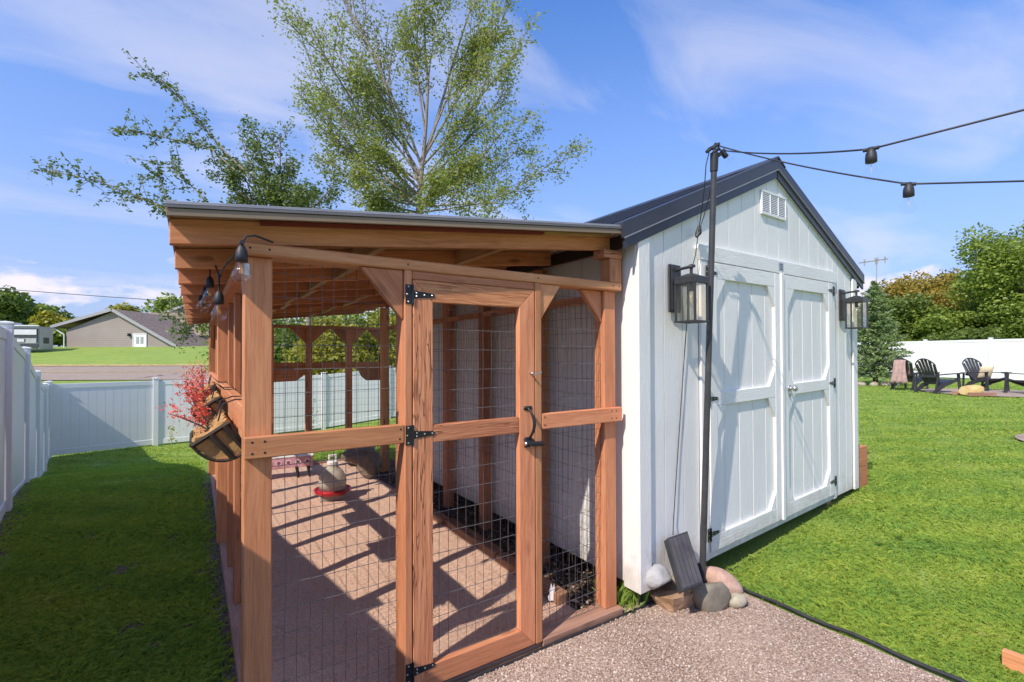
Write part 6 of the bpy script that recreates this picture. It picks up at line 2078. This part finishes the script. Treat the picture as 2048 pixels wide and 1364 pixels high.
ANG_R = math.atan2(RT[1], RT[0])               # image right
ch0 = make_chair('black slatted lawn chair turned to the right with its back to the spruce')
seat(ch0, 1868, 14.9, 781, ANG_R + R(10))
ch1 = copy_thing(ch0, 'black slatted lawn chair facing the camera with a cream pillow on it')
pc = seat(ch1, 1962, 15.8, 777, ANG_R - R(92))
ch2 = copy_thing(ch0, 'black slatted lawn chair facing left at the right edge of the photo')
seat(ch2, 2072, 14.2, 786, ANG_R + R(178))
ch3 = copy_thing(ch0, 'black slatted lawn chair half hidden under a pinkish throw blanket')
pd = seat(ch3, 1814, 16.2, 773, ANG_R + R(25))
CREAM = wear_mat('cream_cushion_cloth', (0.62, 0.50, 0.33), 0.9, 0, 0.12, 14, 0.2)
bm = bmesh.new(); bmesh.ops.create_cube(bm, size=1.0); bmesh.ops.subdivide_edges(bm, edges=bm.edges, cuts=5, use_grid_fill=True)
for v_ in bm.verts:
    q = v_.co * 2
    e = (1 - q.x ** 4) * (1 - q.z ** 4)
    v_.co = Vector((v_.co.x * 0.42 * (1 - .05 * (1 - q.z * q.z)), v_.co.y * (0.02 + 0.13 * max(e, 0) ** 0.5), v_.co.z * 0.42 * (1 - .05 * (1 - q.x * q.x))))
me = bpy.data.meshes.new('pillow'); bm.to_mesh(me); bm.free(); me.materials.append(CREAM)
me.polygons.foreach_set('use_smooth', [True] * len(me.polygons))
cm = Matrix.Translation(pc) @ Matrix.Rotation(ANG_R - R(92), 4, 'Z')
tag(add('pillow', me, None, cm @ Matrix.Translation((0.06, 0.10, 0.57)) @ Matrix.Rotation(R(90), 4, 'Z') @ Matrix.Rotation(R(18), 4, 'X')), 'square cream pillow propped on the lawn chair facing the camera', 'pillow')
THROW = wear_mat('dusty_pink_throw', (0.40, 0.27, 0.24), 0.95, 0, 0.2, 10, 0.3)
dm = Matrix.Translation(pd) @ Matrix.Rotation(ANG_R + R(25), 4, 'Z')
vs, fs = [], []
nu, nv = 10, 18
prof = [(-0.52, 0.22), (-0.50, 0.45), (-0.46, 0.70), (-0.42, 0.92), (-0.38, 0.99), (-0.33, 0.93), (-0.24, 0.72), (-0.14, 0.45)]
for j in range(nv + 1):
    t_ = j / nv * (len(prof) - 1); k = min(int(t_), len(prof) - 2); f_ = t_ - k
    px_, pz_ = prof[k][0] * (1 - f_) + prof[k + 1][0] * f_, prof[k][1] * (1 - f_) + prof[k + 1][1] * f_
    for i in range(nu + 1):
        yy = (i / nu - 0.5) * (0.34 + 0.30 * (1 - pz_) ** 2)
        o_ = 0.06 * math.sin(i * 1.9 + pz_ * 4) * (1.05 - pz_)
        vs.append((px_ + o_, yy, pz_))
for j in range(nv):
    for i in range(nu):
        a = j * (nu + 1) + i; fs.append((a, a + 1, a + nu + 2, a + nu + 1))
me = new_mesh('throw_blanket', vs, fs, THROW, True)
tb_ = add('throw_blanket', me, None, dm)
sm_ = tb_.modifiers.new('thickness', 'SOLIDIFY'); sm_.thickness = 0.014
tag(tb_, 'dusty pink throw blanket draped over the back of the half hidden chair', 'blanket')
YST = rock_mat('yellow_limestone', (0.42, 0.29, 0.11), (0.58, 0.42, 0.18), (0.68, 0.53, 0.27), 4, 0.5)
yb = W(1944, 783, 13.9)
rock('stone_block', 'big yellow limestone block on the patio in front of the chairs', (yb.x, yb.y, tz(yb.x, yb.y) + 0.15), (0.36, 0.26, 0.23), YST, 71, ANG_R, (0, 0), 1.0, 0.1, None)['category'] = 'stone'
pl_ = thing('timber_frame', 'low weathered timber frame under the yellow limestone block', 'timber', (yb.x, yb.y, tz(yb.x, yb.y)), ANG_R)
Fq = WM[pl_.name]
for a, b in (((-.36, -.28, .07), (.40, -.28, .07)), ((-.36, .22, .07), (.40, .22, .07))):
    board('beam', Fq @ Vector(a), Fq @ Vector(b), (0, 0, 1), 0.10, 0.07, PLATE, pl_)
